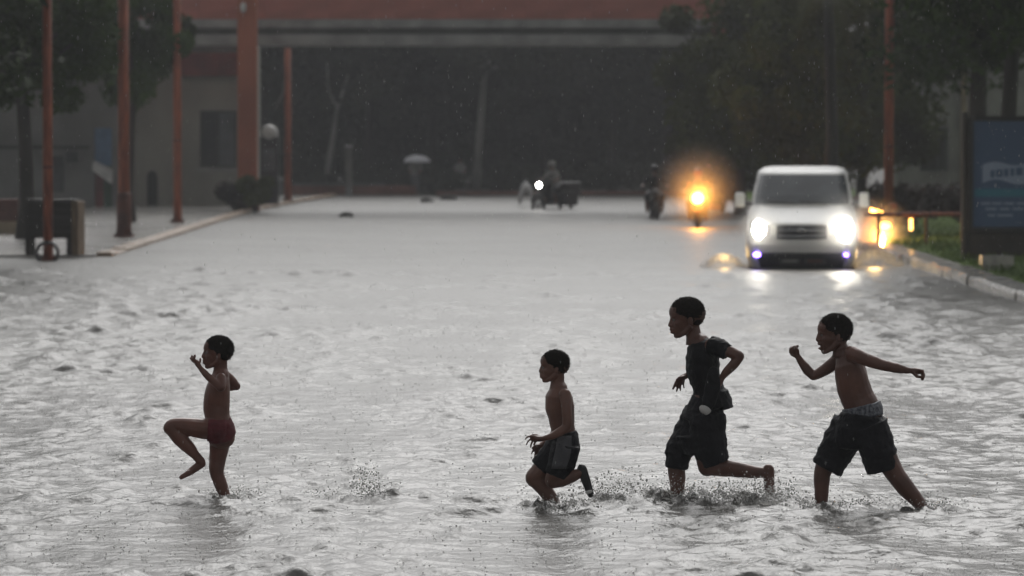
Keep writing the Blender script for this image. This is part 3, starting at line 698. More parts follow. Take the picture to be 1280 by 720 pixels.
D = GD(322, .15)
t = empty('advertising_panel', (PX(1250, D), D, .15), 0, 'tall free-standing advertising panel with a blue poster in a black frame', 'sign')
def ax(px): return PX(px, D)-PX(1250, D)
def az(py): return zt(py, D)-.15
R0, R1 = 1211, 1302
bm = bmesh.new(); box(bm, ax(1203), ax(1209.5), -.02, .22, -.1, az(140), .02); bmobj('side_post', bm, M['wood_light'] if 0 else M['bark'], t)
bm = bmesh.new(); box(bm, ax(1210), ax(R1+1), .0, .2, -.1, az(291), .02); bmobj('plinth', bm, M['bark'], t)
for nm, a in (('frame_bar', (1210, 1216, 145, 290.6)), ('frame_bar', (1297, 1303, 145, 290.6)), ('frame_bar', (1216.1, 1296.9, 145, 151)), ('frame_bar', (1216.1, 1296.9, 284, 290.6))):
    bm = bmesh.new(); box(bm, ax(a[0]), ax(a[1]), -.05, .22, az(a[3]), az(a[2]), .01); bmobj(nm, bm, M['frame'], t)
bm = bmesh.new(); box(bm, ax(1216.1), ax(1296.9), .02, .18, az(283.8), az(151.2)); bl = bmobj('poster', bm, M['blue_panel'], t)
M['poster_pale'] = emat('advert_pale_print', (.16, .20, .27), .13); M['poster_teal'] = emat('advert_teal_print', (.03, .12, .17), .12)
bm = bmesh.new(); up = [(ax(1228+i*4.5), az(206-3*math.sin(i*.5)-i*.25)) for i in range(15)]; lo = [(ax(1228+i*4.5), az(229-4*math.sin(i*.45)-i*.2)) for i in range(15)]
prism(bm, up+lo[::-1], .012, .018); o = bmobj('printed_band', bm, M['poster_pale'], bl)
for i in range(6):
    bm = bmesh.new(); x = (1238, 1245, 1255, 1263, 1270, 1281)[i]; box(bm, ax(x), ax(x+(5, 8, 5, 4.5, 8, 6)[i]), .004, .010, az(222-i*.7), az(213-i*.9), .002); bmobj('printed_letter', bm, M['blue_panel'], bl)
bm = bmesh.new(); box(bm, ax(1218), ax(1296), .012, .018, az(246), az(236)); bmobj('printed_stripe', bm, M['poster_teal'], bl)
bm = bmesh.new()
for j, (y0, segs) in enumerate(((253, ((1226, 1238), (1240, 1252), (1255, 1268), (1271, 1286))), (260, ((1232, 1246), (1250, 1262), (1266, 1280))), (268, ((1236, 1244), (1247, 1266))))):
    for a, b in segs: box(bm, ax(a), ax(b), .012, .018, az(y0+2.5), az(y0))
bmobj('printed_text', bm, M['poster_pale'], bl)
D = GD(336, .15)
t = empty('trough', (PX(1246, D), D, .17), 0, 'small pale concrete trough on the grass below the advertising panel', 'planter')
bm = bmesh.new(); w_ = 20/FPX*D
for v0, v1, y0, y1, zt0, zt1 in ((-w_, w_, -.14, .14, -.05, .0),): box(bm, v0*.85, v1*.85, y0, y1, -.05, .03)
for a in ((-w_, w_, -.18, -.13), (-w_, w_, .13, .18), (-w_, -w_+.05, -.129, .129), (w_-.05, w_, -.129, .129)): box(bm, *a, .03, .20)
bmobj('basin', bm, M['kerb'], t)

# ------------------------------------------------------------------ the van
D = GD(337)+.1
van = empty('minibus', (PX(1002, D), D, -.03), -.078, 'white minibus with lit headlights driving through the flood towards the running boys', 'van')
SL = [(.04, .14, .90), (.22, .03, .965), (.45, .0, .985), (.62, .02, .985), (.78, .08, .975), (.84, .16, .97), (.93, .42, .955), (1.02, .70, .94), (1.10, .90, .915), (1.16, .98, .90), (1.30, 1.13, .885), (1.50, 1.38, .85), (1.70, 1.64, .805), (1.735, 1.74, .78), (1.765, 1.92, .74), (1.785, 2.15, .66), (1.795, 2.5, .5)]
SLz = [s[0] for s in SL]
def yf(z): return float(np.interp(z, SLz, [s[1] for s in SL]))
def hwz(z): return float(np.interp(z, SLz, [s[2] for s in SL]))
def vs_(x, z, off=0.):
    h = hwz(z); a = min(1, abs(x)/h); return Vector((x, yf(z)+.09*a*a+.30*max(0, (a-.72)/.28)**2.4-off, z))
bm = bmesh.new(); rows = []
zs = sorted(set([round(v, 3) for v in np.linspace(.04, 1.79, 44)]+[s[0] for s in SL]))
for z in zs:
    h = hwz(z); row = [bm.verts.new(vs_(h*u, z)) for u in np.linspace(-1, 1, 33)]
    y1 = 5.05-.12*(z/1.80)**2
    ye = vs_(h, z).y
    row += [bm.verts.new((h, ye+(y1-ye)*k/6, z)) for k in range(1, 6)]+[bm.verts.new((h*.97, y1, z)), bm.verts.new((-h*.97, y1, z))]
    row += [bm.verts.new((-h, ye+(y1-ye)*k/6, z)) for k in range(5, 0, -1)]
    rows.append(row)
for a, b in zip(rows, rows[1:]):
    n_ = len(a)
    for k in range(n_): bm.faces.new((a[k], a[(k+1) % n_], b[(k+1) % n_], b[k]))
bm.faces.new(rows[-1]); bm.faces.new(list(reversed(rows[0])))
body = bmobj('body', bm, M['van_white'], van, smooth=True)
def patch(name, m, x0, x1, z0, z1, off, parent=van, th=.02, nx=10, nz=6, shape=None, fr=False):
    bm = bmesh.new(); g = []
    for o_ in (off, off-th):
        gg = []
        for j in range(nz+1):
            z = z0+(z1-z0)*j/nz; r_ = []
            for i in range(nx+1):
                u = i/nx
                a, b = (x0, x1) if not fr else (x0*hwz(z), x1*hwz(z))
                x = a+(b-a)*u; zz = z
                if shape: x, zz = shape(u, j/nz, a, b, z0, z1)
                r_.append(bm.verts.new(vs_(x, zz, o_)))
            gg.append(r_)
        g.append(gg)
    A, B = g
    for j in range(nz):
        for i in range(nx):
            bm.faces.new((A[j][i], A[j][i+1], A[j+1][i+1], A[j+1][i])); bm.faces.new((B[j][i], B[j+1][i], B[j+1][i+1], B[j][i+1]))
    for j in range(nz):
        for i, s in ((0, 1), (nx, -1)): bm.faces.new((A[j][i], A[j+1][i], B[j+1][i], B[j][i]))
    for i in range(nx):
        for j in (0, nz): bm.faces.new((A[j][i], A[j][i+1], B[j][i+1], B[j][i]))
    return bmobj(name, bm, m, parent, smooth=False)
ws = patch('windscreen', M['glass_grey'], -.93, .93, 1.155, 1.665, .012, fr=True, nx=22, nz=10)
bm = bmesh.new(); tube(bm, [vs_(-.1, 1.17, .04), vs_(-.62, 1.22, .04)], .012, 6); tube(bm, [vs_(.45, 1.17, .04), vs_(-.05, 1.21, .04)], .012, 6); bmobj('wiper', bm, M['black_plastic'], van)
gr = patch('grille', M['black_plastic'], -.44, .44, .555, .80, .012, nx=14)
for z0, z1 in ((.70, .735), (.60, .625)):
    patch('grille_bar', M['chrome'], -.42, .42, z0, z1, .03, parent=gr, th=.012, nx=12, nz=2)
bm = bmesh.new(); ell(bm, vs_(0, .715, .045), (.085, .02, .045)); bmobj('emblem', bm, M['chrome'], gr, smooth=True)
patch('bumper', M['van_white'], -.93, .93, .33, .47, .05, fr=True, nx=24, nz=5)
patch('lower_intake', M['black_plastic'], -.80, .80, .05, .31, .03, fr=True, nx=20, nz=4)
for x in (-.20, .24):
    pl = patch('number_plate', M['grey_cloth'], x-.19, x+.19, .13, .22, .05, th=.012, nx=3, nz=2)
    patch('plate_field', M['pale_cloth'] if x < 0 else M['dirty_red'], x-.13, x+.13, .15, .20, .056, parent=pl, th=.004, nx=6, nz=1)
for sgn in (-1, 1):
    def shp(u, v, a, b, z0, z1): 
        x = a+(b-a)*u; return x, z0+(z1-z0)*(v*(.72+.28*(u if sgn > 0 else 1-u)))+.02*(1-math.cos((u-.5)*2))
    a, b = (.56, .90) if sgn > 0 else (-.90, -.56)
    hl = patch('headlight', M['chrome'], a, b, .58, .86, .014, shape=shp, nx=8)
    bm = bmesh.new(); c_ = vs_(sgn*.745, .73, .05); r_ = .155 if sgn > 0 else .115
    ell(bm, c_, (r_, .05, r_*1.45)); bmobj('lamp', bm, M['head'], hl, smooth=True)
    fg = bmesh.new(); ell(fg, vs_(sgn*.78, .285, .055), (.062 if sgn < 0 else .04, .03, .04 if sgn < 0 else .03)); bmobj('fog_light', fg, M['fog'], van, smooth=True)
    # mirrors
    bm = bmesh.new(); box(bm, sgn*1.10-.09, sgn*1.10+.09, .93, 1.03, 1.10, 1.36, .035); mi = bmobj('mirror', bm, M['van_white'], van)
    bm = bmesh.new(); tube(bm, [(sgn*.88, 1.05, 1.16), (sgn*1.04, .99, 1.18)], .03, 8); bmobj('mirror_arm', bm, M['black_plastic'], mi)
    # side windows and wheels
    bm = bmesh.new(); box(bm, sgn*.885-.006, sgn*.885+.006, 1.8, 4.7, 1.16, 1.6); 
    for v in bm.verts: v.co.x = sgn*(hwz(v.co.z)+.006)+(.004 if v.co.x > sgn*.885 else -.004)
    bmobj('side_window', bm, M['glass'], van)
    for y in (.95, 4.1):
        bm = bmesh.new(); torus(bm, (sgn*.86, y, .02), .26, .085, 'X', 24, 8); wh = bmobj('wheel', bm, M['sole'], van, smooth=True)
        bm = bmesh.new(); tube(bm, [(sgn*.80, y, .02), (sgn*.92, y, .02)], .19, 16); bmobj('rim', bm, M['chrome'], wh)
def lamp(name, loc, col, e, r=.06, spot=None, tgt=None, parent=None):
    l = bpy.data.lights.new(name, 'SPOT' if spot else 'POINT'); l.energy = e; l.color = col; l.shadow_soft_size = r
    o = bpy.data.objects.new(name, l); C.objects.link(o); o.location = loc
    if spot: l.spot_size = spot; l.spot_blend = .8; o.rotation_euler = (Vector(tgt)-Vector(loc)).to_track_quat('-Z', 'Y').to_euler()
    if parent: o.parent = parent; o.matrix_parent_inverse = Matrix()
    return o
VX, VY = van.location.x, van.location.y
for sgn, e in ((-1, 22), (1, 48)):
    lamp('headlight_beam', (sgn*.745, -.10, .72), (1, .92, .78), e, .07, spot=math.radians(150), tgt=(sgn*.745, -4, .45), parent=van)

# car following, only its right flank visible beside the van
D = 82
car = empty('car', (PX(1070, D), D, 0), 0, 'dark red car with amber lights half hidden behind the right side of the van', 'car')
bm = bmesh.new(); rows = []
for z, a0, a1, h in ((.0, .1, 4.0, .72), (.25, 0, 4.1, .78), (.55, .03, 4.1, .79), (.72, .2, 4.0, .76), (.80, 1.0, 3.7, .70), (1.00, 1.55, 3.0, .52), (1.03, 1.8, 2.7, .44)):
    ring = []
    for k in range(24):
        a = 2*PI*k/24; cx, cy = math.cos(a), math.sin(a); cx = math.copysign(abs(cx)**.45, cx); cy = math.copysign(abs(cy)**.45, cy)
        ring.append(bm.verts.new((h*cx, (a0+a1)/2+(a1-a0)/2*cy, z)))
    rows.append(ring)
for a, b in zip(rows, rows[1:]):
    for k in range(24): bm.faces.new((a[k], a[(k+1) % 24], b[(k+1) % 24], b[k]))
bm.faces.new(rows[-1]); bm.faces.new(list(reversed(rows[0]))); bmobj('body', bm, M['car_red'], car, smooth=True)
bm = bmesh.new(); vs = [bm.verts.new(q) for q in ((-.58, 1.02, .815), (.58, 1.02, .815), (.46, 1.46, .97), (-.46, 1.46, .97))]; bm.faces.new(vs)
r_ = bmesh.ops.extrude_face_region(bm, geom=list(bm.faces)); bmesh.ops.translate(bm, vec=(0, -.03, .02), verts=[v for v in r_['geom'] if isinstance(v, bmesh.types.BMVert)])
bmobj('windscreen', bm, M['glass'], car)
for s in (-1, 1):
    bm = bmesh.new(); ell(bm, (s*.60, .02, .47), (.13, .06, .08)); bmobj('headlight', bm, M['amber_soft'], car, smooth=True)
    bm = bmesh.new(); ell(bm, (s*.52, -.02, .20), (.10, .05, .07)); bmobj('indicator', bm, M['amber'], car, smooth=True)
    bm = bmesh.new(); box(bm, s*.86-.08, s*.86+.08, 1.05, 1.15, .78, .92, .02); bmobj('mirror', bm, M['red_dark'], car)
    for y in (.7, 3.3):
        bm = bmesh.new(); torus(bm, (s*.66, y, .0), .22, .08, 'X', 20, 8); bmobj('wheel', bm, M['sole'], car, smooth=True)
bm = bmesh.new(); tube(bm, [(.30, .1, .80), (.62, .05, .70)], .035, 8); bmobj('marker_light', bm, M['amber'], car, smooth=True)
lamp('indicator_glow', (.5, -.25, .28), (1, .5, .12), 120, .05, parent=car)

# ------------------------------------------------------------------ motorcycles with riders
def motorcycle(name, loc, rz, label, lampmat, paint, rider=True, lamp_r=.085, box_=False):
    t = empty(name, loc, rz, label, 'motorcycle'); zo = -.18                 # wheels under water
    bm = bmesh.new(); torus(bm, (0, -.62, .30+zo), .25, .055, 'X', 26, 8); w1 = bmobj('wheel', bm, M['sole'], t, smooth=True)
    bm = bmesh.new(); tube(bm, [(-.05, -.62, .30+zo), (.05, -.62, .30+zo)], .06, 10)
    for k in range(6): a = k*PI/3; tube(bm, [(0, -.62, .30+zo), (0, -.62+.22*math.cos(a), .30+zo+.22*math.sin(a))], .012, 5)
    bmobj('spokes', bm, M['chrome'], w1)
    bm = bmesh.new(); torus(bm, (0, .62, .30+zo), .25, .06, 'X', 26, 8); bmobj('wheel', bm, M['sole'], t, smooth=True)
    bm = bmesh.new()
    for s in (-1, 1): tube(bm, [(s*.09, -.62, .30+zo), (s*.09, -.42, .92+zo)], .025, 8)
    bmobj('fork', bm, M['dark_metal'], t, smooth=True)
    bm = bmesh.new(); tube(bm, [(0, -.92, .42+zo), (0, -.80, .58+zo), (0, -.62, .64+zo), (0, -.42, .58+zo)], [(.02, .07), (.02, .085), (.02, .085), (.02, .07)], 8); bmobj('mudguard', bm, paint, t, smooth=True)
    bm = bmesh.new(); tube(bm, [(0, -.40, .80+zo), (0, -.1, .62+zo), (0, .3, .55+zo), (0, .6, .62+zo)], [(.10, .12), (.16, .15), (.17, .16), (.10, .1)], 12); bmobj('frame', bm, paint, t, smooth=True)
    bm = bmesh.new(); tube(bm, [(0, -.35, .86+zo), (0, -.1, .93+zo), (0, .1, .86+zo)], [(.08, .09), (.11, .13), (.06, .09)], 12); bmobj('tank', bm, paint, t, smooth=True)
    bm = bmesh.new(); tube(bm, [(0, .05, .84+zo), (0, .4, .84+zo), (0, .75, .90+zo)], [(.05, .13), (.05, .14), (.04, .1)], 12); bmobj('seat', bm, M['black_plastic'], t, smooth=True)
    bm = bmesh.new(); tube(bm, [(-.38, -.28, 1.06+zo), (-.2, -.38, 1.02+zo), (0, -.42, .98+zo), (.2, -.38, 1.02+zo), (.38, -.28, 1.06+zo)], .018, 8); bmobj('handlebar', bm, M['dark_metal'], t, smooth=True)
    for s in (-1, 1):
        bm = bmesh.new(); tube(bm, [(s*.24, -.38, 1.03+zo), (s*.30, -.38, 1.18+zo)], .01, 5); ell(bm, (s*.31, -.38, 1.23+zo), (.06, .02, .045)); bmobj('mirror', bm, M['dark_metal'], t, smooth=True)
    bm = bmesh.new(); ell(bm, (0, -.52, .93+zo), (lamp_r*1.35, .10, lamp_r*1.35)); hs_ = bmobj('lamp_shell', bm, paint, t, smooth=True)
    bm = bmesh.new(); ell(bm, (0, -.58, .93+zo), (lamp_r, .065, lamp_r)); bmobj('headlight', bm, lampmat, hs_, smooth=True)
    if box_:
        bm = bmesh.new(); box(bm, -.34, .34, .35, .95, .62+zo, 1.02+zo, .03); bmobj('crate', bm, M['black_plastic'], t)
        for s in (-1, 1):
            bm = bmesh.new(); box(bm, s*.36-.10, s*.36+.10, .1, .7, .30+zo, .75+zo, .04); bmobj('pannier', bm, M['black_plastic'], t)
    return t
def rider(t_loc, rz, label, shirt, skin='skin_c', trousers='black_cloth', helmet='dark_metal', zo=-.18, sc=1., cat='person'):
    t = empty('person', t_loc, rz, label, cat)
    bm = bmesh.new()
    ell(bm, (0, -.02, 1.52+zo), (.085, .10, .115)); tube(bm, [(0, 0, 1.44+zo), (0, .02, 1.36+zo)], .05, 8)
    tube(bm, [(0, .02, 1.38+zo), (0, .05, 1.28+zo), (0, .12, 1.05+zo), (0, .2, .90+zo)], [(.06, .10), (.10, .19), (.10, .15), (.12, .16)], 12)
    for s in (-1, 1):
        tube(bm, [(s*.19, .03, 1.32+zo), (s*.30, -.04, 1.14+zo), (s*.36, -.26, 1.07+zo)], [.05, .042, .035], 8)
        ell(bm, (s*.36, -.29, 1.07+zo), (.045, .05, .035))
        for k in range(4): tube(bm, [(s*(.33+.018*k), -.32, 1.08+zo), (s*(.33+.018*k), -.345, 1.055+zo), (s*(.33+.018*k), -.33, 1.03+zo)], .010, 5)
        tube(bm, [(s*.10, .2, .90+zo), (s*.22, -.15, .82+zo), (s*.20, -.02, .42+zo), (s*.20, -.12, .38+zo)], [.09, .07, .05, .04], 8)
    remesh_obj('body', bm, M[skin], t, .018, 2)
    bm = bmesh.new(); tube(bm, [(0, .02, 1.39+zo), (0, .05, 1.28+zo), (0, .12, 1.05+zo), (0, .2, .88+zo)], [(.08, .12), (.12, .21), (.12, .17), (.14, .18)], 12)
    for s in (-1, 1): tube(bm, [(s*.19, .03, 1.32+zo), (s*.30, -.04, 1.14+zo)], [.065, .055], 8)
    remesh_obj('shirt', bm, shirt, t, .02, 2)
    bm = bmesh.new()
    for s in (-1, 1): tube(bm, [(s*.08, .22, .90+zo), (s*.22, -.15, .82+zo), (s*.20, -.02, .48+zo)], [.11, .085, .06], 8)
    remesh_obj('trousers', bm, M[trousers], t, .02, 2)
    bm = bmesh.new(); ell(bm, (0, 0, 1.56+zo), (.12, .135, .12)); bmobj('helmet', bm, M[helmet], t, smooth=True)
    return t
D = GD(273); L = (PX(818, D), D, -.02)
motorcycle('motorcycle', L, .05, 'dark motorcycle with its lamp off left of the glowing orange one', M['glass_grey'], M['dark_metal'], lamp_r=.07)
rider(L, .05, 'person in dark clothes riding the unlit motorcycle', M['black_cloth'])
D = GD(283); L = (PX(872, D), D, -.03)
motorcycle('motorcycle', L, -.05, 'motorcycle with a glaring orange lamp coming through the flood left of the van', M['amber'], M['red_dark'], lamp_r=.15)
rider(L, -.05, 'person in an orange raincoat riding the glowing motorcycle', M['orange_plastic'], helmet='red_dark')
OX, OY = L[0], L[1]
lamp('motorcycle_lamp_glow', (OX, OY-.78, .76), (1, .40, .06), 150, .07)
D = GD(261); L = (PX(690, D), D, -.02)
motorcycle('cargo_motorcycle', L, -.75, 'dark cargo motorcycle with one white headlight turning in the middle of the flooded road', M['head_small'], M['black_plastic'], lamp_r=.085, box_=True)
rider(L, -.75, 'person in a pale raincoat riding the cargo motorcycle', M['pale_cloth'], helmet='pale_cloth', trousers='grey_cloth')
# white arc of water thrown by its front wheel
# ------------------------------------------------------------------ parked scooter and shrub by the thick column
D = GD(263, .045)
shrub('shrub', (PX(294, D), D, .06), (.62, .4, .62), 4200, .06, M['hedge_red'], 'low dark rounded bush on the pavement left of the thick column', 79)
shrub('shrub', (PX(318, 117.5), 117.5, .05), (.60, .4, 1.0), 4000, .07, M['leaf_olive'], 'green bush growing at the foot of the thick column', 77)

# ------------------------------------------------------------------ splash, spray, rain
ICO = None
def drops(name, pts, sizes, m, label=None, cat=None, stretch=None):
    """many small closed drops in one mesh; nobody could count them"""
    b = bmesh.new(); bmesh.ops.create_icosphere(b, subdivisions=1, radius=1); b.verts.ensure_lookup_table()
    V = np.array([v.co[:] for v in b.verts]); F = np.array([[v.index for v in f.verts] for f in b.faces]); b.free()
    n = len(pts); pts = np.asarray(pts); sizes = np.asarray(sizes).reshape(n, 1, -1)
    st = np.ones((n, 1, 3)) if stretch is None else np.asarray(stretch).reshape(n, 1, 3)
    co = (pts[:, None, :]+V[None]*sizes*st).reshape(-1, 3); fa = (F[None]+np.arange(n)[:, None, None]*len(V)).reshape(-1, 3)
    me = bpy.data.meshes.new(name); me.vertices.add(len(co)); me.vertices.foreach_set('co', co.astype(np.float32).ravel())
    me.loops.add(fa.size); me.loops.foreach_set('vertex_index', fa.astype(np.int32).ravel())
    me.polygons.add(len(fa)); me.polygons.foreach_set('loop_start', (np.arange(len(fa))*3).astype(np.int32))
    me.polygons.foreach_set('use_smooth', np.ones(len(fa), bool)); me.update(); me.validate()
    o = link(name, me, m); return tag(o, label, cat, kind='stuff')
def splash(px, py, w, h, n, label, seed, size=.006, lean=0.):
    r = np.random.default_rng(seed); D = GD(py); x0, y0 = PX(px, D), D
    # droplets thrown up along short fans
    nf = 14; fa = r.normal(0, .55, nf)+lean; fv = r.uniform(.35, 1, nf); k = r.integers(0, nf, n); t = r.random(n)**.8
    hh = h*fv[k]*4*t*(1-t*.55)*.45*r.uniform(.8, 1.15, n); xx = w*np.sin(fa[k])*t+r.normal(0, .018, n)*(1+2*t); yy = r.normal(.08, .12, n)
    z = np.maximum(hh, 0)*r.random(n)**.35+r.random(n)*.008
    s = size*.52*np.clip(r.lognormal(-.35, .55, n), .25, 2.4)
    st = np.stack([r.uniform(.7, 1.6, n), np.ones(n), r.uniform(.8, 1.9, n)], 1)
    pts = np.stack([x0+xx+r.normal(0, w*.22, n), y0+yy, z], 1)
    return drops('splash', pts, s, M['drop'], label, 'splash', st)
splash(281, 627, .22, .10, 420, 'small splash of drops round the standing foot of the leftmost boy', 1)
splash(300, 620, .16, .09, 200, 'little splash just behind the ankle of the leftmost boy', 21, .005, .5)
splash(462, 628, .17, .34, 700, 'isolated splash rising from the water left of the second boy', 2, .006, -.1)
splash(425, 628, .25, .16, 300, 'faint drops left of the isolated splash', 22, .0045, -.5)
splash(697, 640, .26, .14, 600, 'splash at the planted foot of the second boy', 3)
splash(752, 628, .36, .26, 900, 'trail of splashing drops behind the raised foot of the second boy', 4, .006, .2)
splash(838, 628, .30, .16, 900, 'splash round the front shin of the boy in black', 5)
splash(900, 632, .42, .26, 1300, 'broad churned splash beneath the back leg of the boy in black', 6, .0065)
splash(965, 632, .30, .26, 900, 'splash under the trailing foot of the boy in black', 7, .006, .3)
splash(1030, 638, .28, .10, 500, 'splash round the front foot of the rightmost boy', 8)
splash(1160, 638, .28, .10, 500, 'splash round the back foot of the rightmost boy', 9, .005, .2)
splash(1095, 634, .30, .10, 260, 'low splash between the feet of the rightmost boy', 10, .005)
# thin ragged sheets of water pulled up round the feet
def sheet(px, py, w, h, seed, label):
    r = np.random.default_rng(seed); D = GD(py); bm = bmesh.new(); n = 30; a = []; b = []; c = []
    ph = r.uniform(0, 6, 4)
    for i in range(n+1):
        u = i/n; th = -PI*.95+PI*1.9*u; rr = w*(1+.15*math.sin(5*th+ph[0]))
        hh = h*(.25+.75*abs(math.sin(2.5*u*PI+ph[1]))**1.2*abs(math.sin(6*u*PI+ph[2])))*r.uniform(.6, 1.1)
        x, y = math.cos(th)*rr, math.sin(th)*rr*.8
        a.append(bm.verts.new((x, y, -.02))); b.append(bm.verts.new((x*1.12, y*1.12, hh*.6))); c.append(bm.verts.new((x*1.3+r.normal(0, .006), y*1.3, hh)))
    for p, q in ((a, b), (b, c)):
        for i in range(n): bm.faces.new((p[i], p[i+1], q[i+1], q[i]))
    bmesh.ops.solidify(bm, geom=list(bm.faces), thickness=.004)
    o = bmobj('splash_sheet', bm, M['drop'], None, (PX(px, D), D, .0), smooth=True); return tag(o, label, 'splash', kind='stuff')
sheet(281, 627, .075, .045, 1, 'thin ragged ring of water round the ankle of the leftmost boy')
sheet(697, 638, .085, .06, 2, 'thin ragged ring of water round the planted ankle of the second boy')
sheet(846, 627, .10, .07, 3, 'thin ragged ring of water round the front shin of the boy in black')
sheet(965, 633, .08, .06, 4, 'thin ragged ring of water under the trailing foot of the boy in black')
sheet(1029, 636, .085, .045, 5, 'thin ragged ring of water round the front shin of the rightmost boy')
sheet(1162, 639, .08, .04, 6, 'thin ragged ring of water round the back ankle of the rightmost boy')
# rain hitting the water: tiny rebound drops everywhere
r = np.random.default_rng(5); n = 9000; yy = 21+(r.random(n)**1.3)*34; xx = r.uniform(-1, 1, n)*yy*.14
drops('rain_rebound_drops', np.stack([xx, yy, .004+.035*r.random(n)**2], 1), r.uniform(.0025, .0065, n), M['drop'], 'tiny drops rebounding where rain hits the flood', 'raindrops')
n = 5000; yy = 18+r.random(n)*60; xx = r.uniform(-1, 1, n)*yy*.14; zz_ = r.uniform(.05, 4.2, n)
drops('falling_rain', np.stack([xx, yy, zz_], 1), r.uniform(.0008, .0014, n), M['drop'], 'falling raindrops over the flooded road', 'raindrops', np.tile([1, 1, 8.], (n, 1)))
# spray beside the van and the white arc at the cargo motorcycle
def spray(px, py, w, h, n, label, seed, size, m=None, arc=0):
    r = np.random.default_rng(seed); D = GD(py); t = r.random(n)
    x = (t-.5)*w+r.normal(0, w*.07, n); z = h*(1-(2*t-1)**2)*r.random(n)**.5 if not arc else h*np.sin(PI*(.15+.85*t)*.75)+r.normal(0, h*.10, n)
    return drops('spray', np.stack([PX(px, D)+x, D+r.normal(0, .2, n), np.maximum(z, .01)], 1), size*r.uniform(.5, 1.4, n), m or M['spray'], label, 'spray')
spray(656, 259, .34, .62, 1500, 'curl of white spray thrown up in front of the cargo motorcycle', 1, .025, arc=1)
spray(905, 334, .75, .24, 1300, 'spray thrown out at the left front wheel of the van', 2, .007)
spray(1095, 332, .9, .30, 1500, 'spray thrown out at the right front wheel of the van', 3, .008)
for px, s in ((905, .7), (1092, 1.3)):
    D = GD(334)+.2; lamp('spray_lit_by_indicator', (PX(px, D), D-.2, .20), (1, .62, .22), 14*s, .1, parent=None)

# local volumes added round the lit lamps to give them a glow halo
def glow_mist(loc, r_, dens, label):
    bm = bmesh.new(); ell(bm, (0, 0, 0), (1, 1, 1), None, 24, 16); m = volmat('glow_mist_volume', dens, (1, 1, 1)); n = m.node_tree
    tc = n.nodes.new('ShaderNodeTexCoord'); ln = n.nodes.new('ShaderNodeVectorMath'); ln.operation = 'LENGTH'; mr = n.nodes.new('ShaderNodeMapRange')
    mr.inputs['From Min'].default_value = .95; mr.inputs['From Max'].default_value = 0; mr.inputs['To Min'].default_value = 0; mr.inputs['To Max'].default_value = dens; mr.interpolation_type = 'SMOOTHSTEP'
    n.links.new(tc.outputs['Object'], ln.inputs[0]); n.links.new(ln.outputs['Value'], mr.inputs['Value'])
    n.links.new(mr.outputs['Result'], [q for q in n.nodes if q.type == 'PRINCIPLED_VOLUME'][0].inputs['Density'])
    o = bmobj('glow_mist', bm, m, None, loc, smooth=True); o.scale = r_
    return tag(o, label, 'glow_mist', kind='stuff')
glow_mist((OX, OY-.70, .90), (1.35, .8, 1.45), .5, 'added orange glow volume round the lamp of the glowing motorcycle')
glow_mist((VX+.745, VY-.20, .75), (.75, .5, .8), 1.1, 'added bright glow volume before the right-hand headlight of the van')
glow_mist((VX-.745, VY-.20, .75), (.55, .45, .65), .9, 'added bright glow volume before the left-hand headlight of the van')
glow_mist((PX(1093, 82), 81.6, .42), (.9, .5, .8), .9, 'added amber glow volume beside the right flank of the van')

